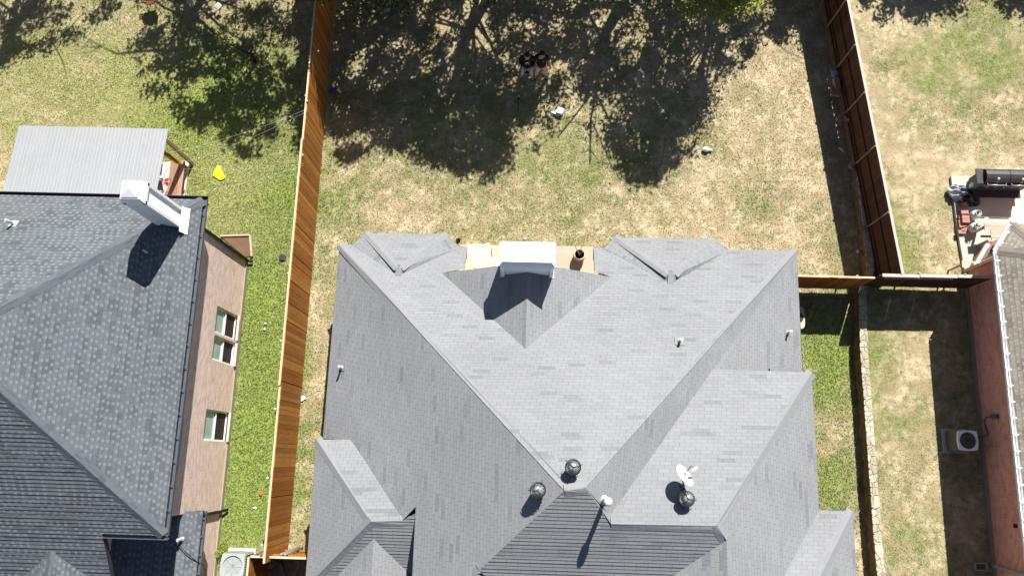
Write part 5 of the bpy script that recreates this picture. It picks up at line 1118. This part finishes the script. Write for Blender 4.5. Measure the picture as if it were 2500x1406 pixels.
    for k,(px,py) in enumerate(((2058,286),(2071,296),(2047,292))):
        c=un(px,py,RZ); mb=MB(); mb.blob(c+[0,0,.05],(.13,.09,.07),8,0,.4,100+k); mb.build('rubble_stone',M['palebrick'],label=['grey rubble lump right at the foot of the third post','grey rubble lump nearest to the redwood boards','grey rubble lump farthest from the redwood boards'][k],cat='stone',group='rubble at the third fence post',at=tuple(c))
    a=un(2056,366,RZ+.15); b=un(2098,434,RZ+.04); t=thing('garden_rake',tuple(a),'thin long handled tool lying on the dark strip below the redwood fence','rake'); mb=MB(); mb.tube([a,b],.012,6); mb.build('handle',M['conduit'],t); mb=MB(); mb.prism([tuple((a+np.array(o))[:2]) for o in ((-.12,.06,0),(.02,.05,0),(.04,-.08,0))],RZ+.14,RZ+.17); mb.build('blade',M['lead'],t)
right_yard()

# ------------------------------------------------------------------ people
def skinned(name,joints,edges,mat,parent,sub=2):
    me=bpy.data.meshes.new(name); org=ORG[parent.name]
    me.from_pydata([tuple(Vector(j[0])) for j in joints],edges and [tuple(e) for e in edges],[]); o=bpy.data.objects.new(name,me); COL.objects.link(o); o.parent=parent; ORG[o.name]=org
    md=o.modifiers.new('skin','SKIN'); md.use_smooth_shade=True
    for i,j in enumerate(joints):
        sv=me.skin_vertices[0].data[i]; r=j[1]; sv.radius=(r,r) if not isinstance(r,tuple) else r; sv.use_root=(i==0)
    s=o.modifiers.new('sub','SUBSURF'); s.levels=sub; s.render_levels=sub; me.materials.append(mat); return o
def person(loc,rz,label,top,bot,hands,look,stance,extra):
    t=thing('person',loc,label,'person'); t.rotation_euler=(0,0,rz)
    hL,hR=hands    # wrist positions (left is +x side facing -y)
    fl,fr=stance
    hip=.93; 
    J=[((0,0,hip),(.12,.08)),((0,.0,1.15),(.11,.08)),((0,.0,1.36),(.15,.095)),((0,-.01,1.49),(.065,.065)),((0,-.03,1.56),(.055,.055)),
       ((.19,0,1.42),.062),((.24 if hL[0]>.1 else .25,.03,1.16),.045),(hL,.03),
       ((-.19,0,1.42),.062),((-.25,.03,1.16),.045),(hR,.03),
       ((.09,0,.86),(.1,.1)),((fl[0]*.75,-.03,.48),.062),((fl[0],fl[1]+.03,.09),.042),((fl[0]*1.15,fl[1]-.14,.05),.038),
       ((-.09,0,.86),(.1,.1)),((fr[0]*.75,-.03,.48),.062),((fr[0],fr[1]+.03,.09),.042),((fr[0]*1.15,fr[1]-.14,.05),.038)]
    E=[(0,1),(1,2),(2,3),(3,4),(2,5),(5,6),(6,7),(2,8),(8,9),(9,10),(0,11),(11,12),(12,13),(13,14),(0,15),(15,16),(16,17),(17,18)]
    # palms and fingers grow out of the wrists
    def hand(wi,w_,dirv,side):
        d=Vector(dirv).normalized(); s=d.cross(Vector((0,0,1))).normalized()*side; w_=Vector(w_); k=len(J)
        J.append((tuple(w_+d*.05),(.034,.018))); E.append((wi,k)); kk_=k
        for f in range(4):
            o=s*(.027*(f-1.5)); ln=(.055,.07,.068,.05)[f]; b=len(J); J.append((tuple(w_+d*.085+o),.0095)); E.append((kk_,b)); J.append((tuple(w_+d*(.085+ln*.6)+o-Vector((0,0,.012))),.0085)); E.append((b,b+1)); J.append((tuple(w_+d*(.085+ln*.85)+o-Vector((0,0,.035))),.0075)); E.append((b+1,b+2))
        b=len(J); J.append((tuple(w_+d*.03-s*.04),.0115)); E.append((kk_,b)); J.append((tuple(w_+d*.065-s*.055),.0095)); E.append((b,b+1))
    hand(7,hL,look['dl'],1); hand(10,hR,look['dr'],-1)
    body=skinned('body',J,E,M['skin'],t)
    # head with face, turned as in the photo
    bm=bmesh.new(); bmesh.ops.create_uvsphere(bm,u_segments=24,v_segments=16,radius=.1)
    for v in bm.verts:
        x,y,z=v.co; z2=z*1.22; jaw=1-.28*max(0,-z2/.12); v.co=(x*.82*jaw,y*1.0*(jaw if y<0 else 1),z2)
        if y<-.07 and abs(x)<.018 and -.02<z2<.03: v.co.y-=.018*(1-abs(z2)/.04)
        if y<-.06 and .015<abs(x)<.045 and .0<z2<.03: v.co.y+=.008
        if y<-.06 and abs(x)<.03 and -.065<z2<-.045: v.co.y-=.004
    R_=Matrix.Rotation(look['yaw'],4,'Z')@Matrix.Rotation(look['pitch'],4,'X'); hc=Matrix.Translation((0,-.035,1.66))@R_
    def put(bm,name,mat):
        bmesh.ops.transform(bm,matrix=hc,verts=bm.verts); me=bpy.data.meshes.new(name); bm.to_mesh(me); bm.free()
        for p in me.polygons: p.use_smooth=True
        me.materials.append(mat); o=bpy.data.objects.new(name,me); COL.objects.link(o); o.parent=t; ORG[o.name]=ORG[t.name]; return o
    for s in (-1,1):
        r=bmesh.ops.create_uvsphere(bm,u_segments=8,v_segments=6,radius=.022,matrix=Matrix.Translation((s*.083,.005,0))@Matrix.Diagonal((.35,.8,1.3,1)))
    hd=put(bm,'head',M['skin'])
    bm=bmesh.new(); bmesh.ops.create_uvsphere(bm,u_segments=22,v_segments=14,radius=.108)
    for v in list(bm.verts):
        x,y,z=v.co; v.co=(x*.84,y*1.02+.006,z*1.2+.012)
    bmesh.ops.delete(bm,geom=[v for v in bm.verts if (v.co.y<-.03 and v.co.z<.045) or v.co.z<-.06],context='VERTS'); put(bm,'hair',M['hair'])
    bm=bmesh.new()
    for s in (-1,1): bmesh.ops.create_uvsphere(bm,u_segments=8,v_segments=6,radius=.009,matrix=Matrix.Translation((s*.03,-.09,.012)))
    bmesh.ops.create_cube(bm,size=1,matrix=Matrix.Translation((0,-.088,-.055))@Matrix.Diagonal((.04,.008,.006,1))); put(bm,'face_features',M['hair'])
    # clothes
    g=.014
    def grow(r,a): return tuple(q+a for q in r) if isinstance(r,tuple) else r+a
    JJ=J; sl=extra['sleeve']
    el=JJ[6][0]; er=JJ[9][0]; fL=Vector(el).lerp(Vector(hL),sl) if sl>0 else Vector(JJ[5][0]).lerp(Vector(el),.75); fR=Vector(er).lerp(Vector(hR),sl) if sl>0 else Vector(JJ[8][0]).lerp(Vector(er),.75)
    T=[((0,0,.74),(.175,.13)),((0,0,1.12),(.17,.14)),((0,0,1.37),(.19,.13)),((0,-.0,1.475),(.085,.08)),((.19,0,1.42),.082)]; TE=[(0,1),(1,2),(2,3),(2,4)]
    if sl>0: T+=[(el,.066),(tuple(fL),.048)]; TE+=[(4,5),(5,6)]; T+=[((-.19,0,1.42),.082),(er,.066),(tuple(fR),.048)]; TE+=[(2,7),(7,8),(8,9)]
    else: T+=[(tuple(fL),.066),((-.19,0,1.42),.082),(tuple(fR),.066)]; TE+=[(4,5),(2,6),(6,7)]
    sh=skinned('shirt',T,TE,M[top],t)
    B=[((0,0,1.0),(.165,.12)),((.09,0,.84),(.115,.115)),((fl[0]*.75,-.03,.48),.082),((fl[0],fl[1]+.03,.03),.072),((-.09,0,.84),(.115,.115)),((fr[0]*.75,-.03,.48),.082),((fr[0],fr[1]+.03,.03),.072)]
    skinned('trousers',B,[(0,1),(1,2),(2,3),(0,4),(4,5),(5,6)],M[bot],t)
    for f in (fl,fr):
        skinned('shoe',[((f[0],f[1]+.06,.05),(.05,.05)),((f[0]*1.08,f[1]-.05,.05),(.052,.045)),((f[0]*1.16,f[1]-.17,.04),(.045,.035))],[(0,1),(1,2)],M['shoe'],t,1)
    return t,sh
p1=un(1287,189,0)
t,sh=person(tuple(p1),.0,'person in black hoodie with white chest print and pale blue jeans, holding a controller','blackcloth','denim',((.1,-.3,1.08),(-.1,-.3,1.08)),dict(dl=(-.6,-.6,0),dr=(.6,-.6,0),yaw=.0,pitch=.5),((.17,0),(-.2,.05)),dict(sleeve=.7))
mb=MB(); yy=-.142
def dec(mb,pts,z0=0): mb.poly([(p1[0]+x,p1[1]+y,z) for x,z,y in pts])
dec(mb,[(-.07,1.28,-.149),(.07,1.28,-.149),(.045,1.335,-.146),(.01,1.375,-.142),(-.03,1.33,-.146)]); 
for i in range(5): x=-.08+i*.036; dec(mb,[(x,1.215,-.153),(x+.022,1.215,-.153),(x+.022,1.25,-.152),(x,1.25,-.152)])
mb.build('chest_print',M['tank'],t)
mb=MB(); mb.box((p1[0],p1[1]-.37,1.07),(.17,.1,.04)); mb.tube([(p1[0]-.05,p1[1]-.37,1.08),(p1[0]-.05,p1[1]-.38,1.13)],.008,5); mb.build('remote_controller',M['black'],label='dark handheld drone controller in the hands of the person in jeans',cat='controller')
p2=un(1321,187,0)
t,sh=person(tuple(p2),-.12,'person in black polo shirt and khaki trousers standing at the right of the other','blackcloth','khaki',((.3,-.06,.88),(-.2,-.22,1.12)),dict(dl=(.05,-.1,-1),dr=(-.4,-.8,.1),yaw=-.55,pitch=.22),((.2,.03),(-.18,-.02)),dict(sleeve=0))
mb=MB(); mb.box((p2[0]+.07,p2[1]-.15,1.36),(.035,.006,.035)); mb.build('shirt_badge',M['tank'],t)

# ------------------------------------------------------------------ trees
def inpoly(px,py,poly):
    r=np.zeros(len(px),bool); n=len(poly)
    for i in range(n):
        (x0,y0),(x1,y1)=poly[i],poly[(i+1)%n]; c=((y0>py)!=(y1>py)); 
        with np.errstate(divide='ignore',invalid='ignore'): r^=c&(px<(x1-x0)*(py-y0)/(y1-y0)+x0)
    return r
SH=[ # polygons of shade on the lawns (photo px, at ground), cover
 ([(800,-200),(1180,-200),(1130,60),(1180,120),(1250,150),(1330,240),(1350,330),(1290,370),(1240,385),(1205,425),(1180,450),(1120,425),(1080,405),(1040,395),(1000,390),(960,365),(920,355),(880,375),(850,395),(800,430),(795,250)],.90),
 ([(1200,-200),(1980,-200),(1985,60),(1960,110),(1900,90),(1850,100),(1830,165),(1780,170),(1725,215),(1715,290),(1700,360),(1640,405),(1600,440),(1560,455),(1500,415),(1490,330),(1500,260),(1470,215),(1400,215),(1330,240),(1250,160),(1190,90)],.90),
 ([(1340,240),(1480,220),(1500,330),(1480,400),(1360,330)],.3),
 ([(800,230),(1060,200),(1320,250),(1330,360),(1180,430),(1040,385),(920,345),(850,390),(800,420)],.75),
 ([(1500,250),(1715,225),(1700,350),(1600,425),(1500,390)],.6),
 ([(310,90),(300,110),(345,150),(340,210),(400,235),(440,290),(470,315),(520,330),(580,365),(640,390),(690,385),(735,400),(742,300),(752,200),(775,60),(790,-200),(400,-200),(400,60)],.78),
 ([(-100,-200),(420,-200),(360,40),(330,70),(250,75),(190,95),(150,115),(100,140),(50,135),(0,160),(-100,170)],.62),
 ([(2075,-200),(2400,-200),(2380,60),(2250,85),(2190,115),(2130,110),(2090,60)],.95),
 ([(722,-200),(835,-200),(800,250),(775,330),(735,320)],1.9),
 ([(2400,-200),(2700,-200),(2600,120),(2500,95),(2430,75),(2390,30)],1.)]
TR=[(-5.6,18.6,.16),(-1.3,18.1,.2),(3.6,18.0,.22),(7.6,18.8,.18),(-11.5,18.6,.18),(-18.,18.,.2),(13.5,22.,.16),(18.5,22.,.18)]
VIS=[([(760,-60),(1010,-60),(1000,20),(955,40),(900,35),(860,45),(835,12),(800,14),(765,8)],2.8,600,0),([(1645,-60),(1860,-60),(1850,15),(1825,45),(1800,25),(1770,50),(1730,30),(1700,50),(1660,30)],2.8,1900,1),([(1050,-60),(1640,-60),(1600,-3),(1300,-6),(1080,-3)],3.,500,0)]
clumps=[]
for poly,cov in SH:
    p=np.array([un(a,b,0.) for a,b in poly]); x0,y0=p[:,0].min(),p[:,1].min(); x1,y1=p[:,0].max(),min(p[:,1].max(),22.)
    area=(x1-x0)*(y1-y0); n=int(area*20*cov/.8); X=rng.uniform(x0,x1,n); Y=rng.uniform(y0,y1,n); Q=pr(np.stack([X,Y,0*X],1)); k=inpoly(Q[:,0],Q[:,1],poly)
    nz=fbm(X,Y,.85,77,3)*.45+fbm(X,Y,2.7,55,2)*.55; k&=nz<(.235+.40*cov)
    for x,y in zip(X[k],Y[k]):
        # height above ground from which this bit of shade falls; high enough to be beyond the top of the view
        zmin=(16.5-y)/1.5+.35+max(0,.08*(abs(x)-8)); z=max(zmin,3.2)+abs(rng.normal(0,1.3))+rng.uniform(0,.8); clumps.append((x+S[0]*z,y+S[1]*z,z))
clumps=np.array(clumps); print('clumps',len(clumps))
extra=[]
for poly,z,n,b in VIS:
    p=np.array(poly); X=rng.uniform(p[:,0].min(),p[:,0].max(),n//9); Y=rng.uniform(p[:,1].min(),p[:,1].max(),n//9); k=inpoly(X,Y,poly)
    for x,y in zip(X[k],Y[k]): extra.append((*un(x,y,z+rng.uniform(-.4,.6)),b))
TL=['tree beyond the top edge whose dark leaves overhang the cedar fence end','tree beyond the top edge shading the left half of the centre yard','tree beyond the top edge shading the yard behind the people','tree beyond the top edge with sunlit bright leaves at the top, right of centre','tree beyond the top edge shading the left lawn beside the cedar fence','tree beyond the top edge shading the far upper left lawn','tree beyond the top edge shading the lawn right of the redwood fence','tree beyond the top edge shading the upper right corner']
trp=np.array([(a,b) for a,b,_ in TR]); allc=[[] for _ in TR]
for c in clumps:
    d=np.hypot(trp[:,0]-c[0],(trp[:,1]-c[1])*.6); allc[int(np.argmin(d))].append(c)
ex=[[[],[]] for _ in TR]
for e in extra:
    d=np.hypot(trp[:,0]-e[0],(trp[:,1]-e[1])*.6); ex[int(np.argmin(d))][int(e[3])].append(e[:3])
for i,(x,y,r) in enumerate(TR):
    t=thing('tree',(x,y,RZ if x>11 else 0),TL[i],'tree','trees beyond the top of the yards'); z0=ORG[t.name].z
    C=np.array(allc[i]) if allc[i] else np.zeros((0,3)); per=30; L=[]
    if len(C):
        cc_=np.repeat(C,per,0); cc_=cc_+rng.normal(0,1,(len(cc_),3))*np.array([.14,.14,.11]); L.append(cc_)
    if ex[i][0]: e=np.repeat(np.array(ex[i][0]),14,0); L.append(e+rng.normal(0,.16,e.shape))
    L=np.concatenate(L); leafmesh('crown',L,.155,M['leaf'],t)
    if ex[i][1]: e=np.repeat(np.array(ex[i][1]),16,0); leafmesh('sunlit_foliage',e+rng.normal(0,.16,e.shape),.1,M['leafb'],t)  # sunlight put into the colour: brighter leaves than the crown
    mb=MB(); topz=6.2; mb.tube([(x,y,z0-.1),(x+.1,y-.05,z0+1.5),(x-.05,y+.1,3.4),(x+.1,y,topz)],[r*1.3,r,r*.8,r*.4],9); tk=mb.build('trunk',M['bark'],t)
    mb=MB(); rr=np.random.default_rng(i)
    pick=C[rr.choice(len(C),min(13,len(C)),replace=False)] if len(C) else []
    for q in pick:
        s=np.array([x,y,rr.uniform(2.4,5.5)]); 
        if q[2]<s[2]: s[2]=max(1.8,q[2]-.8)
        m_=(s+q)/2+np.array([rr.uniform(-.4,.4),rr.uniform(-.4,.4),.35]); m2=(m_+q)/2+np.array([rr.uniform(-.2,.2),rr.uniform(-.2,.2),.1]); mb.tube([s,m_,m2,q],[.055,.035,.02,.008],6)
        for _ in range(3): w_=q+rr.normal(0,.6,3); mb.tube([m2,(m2+w_)/2+rr.normal(0,.1,3),w_],[.025,.015,.006],5)
    for path,r0 in {1:[([(1175,-30),(1140,60),(1110,140),(1085,205)],.07),([(1140,60),(1185,120),(1210,190)],.04),([(1110,140),(1050,190),(1010,260)],.035)],2:[([(1490,120),(1462,190),(1443,290),(1440,400)],.07),([(1455,215),(1405,280),(1362,335)],.035),([(1480,150),(1520,230),(1565,300)],.045),([(1443,290),(1470,350),(1500,420)],.025)],0:[([(960,20),(930,120),(900,240)],.05)]}.get(i,[]):
        pts_=[]; 
        for q,(px,py) in enumerate(path):
            gp=un(px,py,0.); z=max((16.5-gp[1])/1.5+.5,3.5)+.15*q; pts_.append(gp+S*z)
        mb.tube([np.array([x,y,4.2])]+pts_,[r0*1.2]+[r0*(1-.2*q) for q in range(len(pts_))],6)
        for q in range(len(pts_)-1):
            for _ in range(3): a_=pts_[q]+(pts_[q+1]-pts_[q])*rr.uniform(0,1); w_=a_+rr.normal(0,.45,3)*np.array([1,.7,.3])+np.array([0,0,.25]); mb.tube([a_,(a_+w_)/2+rr.normal(0,.06,3),w_],[.018,.012,.005],5)
    mb.build('limb',M['bark'],t)
# little sparse tree in the left yard
b=un(622,152,0); t=thing('small_tree',tuple(b),'thin leaning little tree with sparse leaves and a dark trunk in the left yard','tree')
P=[b,un(612,132,.6),un(560,108,1.4),un(548,96,1.8)]; mb=MB(); mb.tube([b,b+[0.02,.08,.5],P[1]],[.07,.055,.05],8); mb.tube([P[1],un(590,124,1.),P[2],P[3]],[.05,.035,.02,.012],7); mb.tube([P[3],un(545,75,2.3),un(543,40,2.8)],[.012,.008,.004],5); mb.tube([P[2],un(536,90,2.),un(520,78,2.4)],[.012,.008,.004],5); mb.tube([P[1],un(617,110,1.)],[.04,.02],6); mb.tube([P[3],un(560,60,2.4),un(578,40,2.8)],[.01,.007,.004],5); mb.build('trunk',M['bark'],t)
poly=[(548,40),(590,55),(580,90),(560,105),(540,110),(520,95),(535,70)]; X=rng.uniform(515,595,900); Y=rng.uniform(35,115,900); k=inpoly(X,Y,poly); C=np.array([un(a,b_,rng.uniform(1.6,2.8)) for a,b_ in zip(X[k],Y[k])]); leafmesh('crown',C,.055,M['leafb'],t)
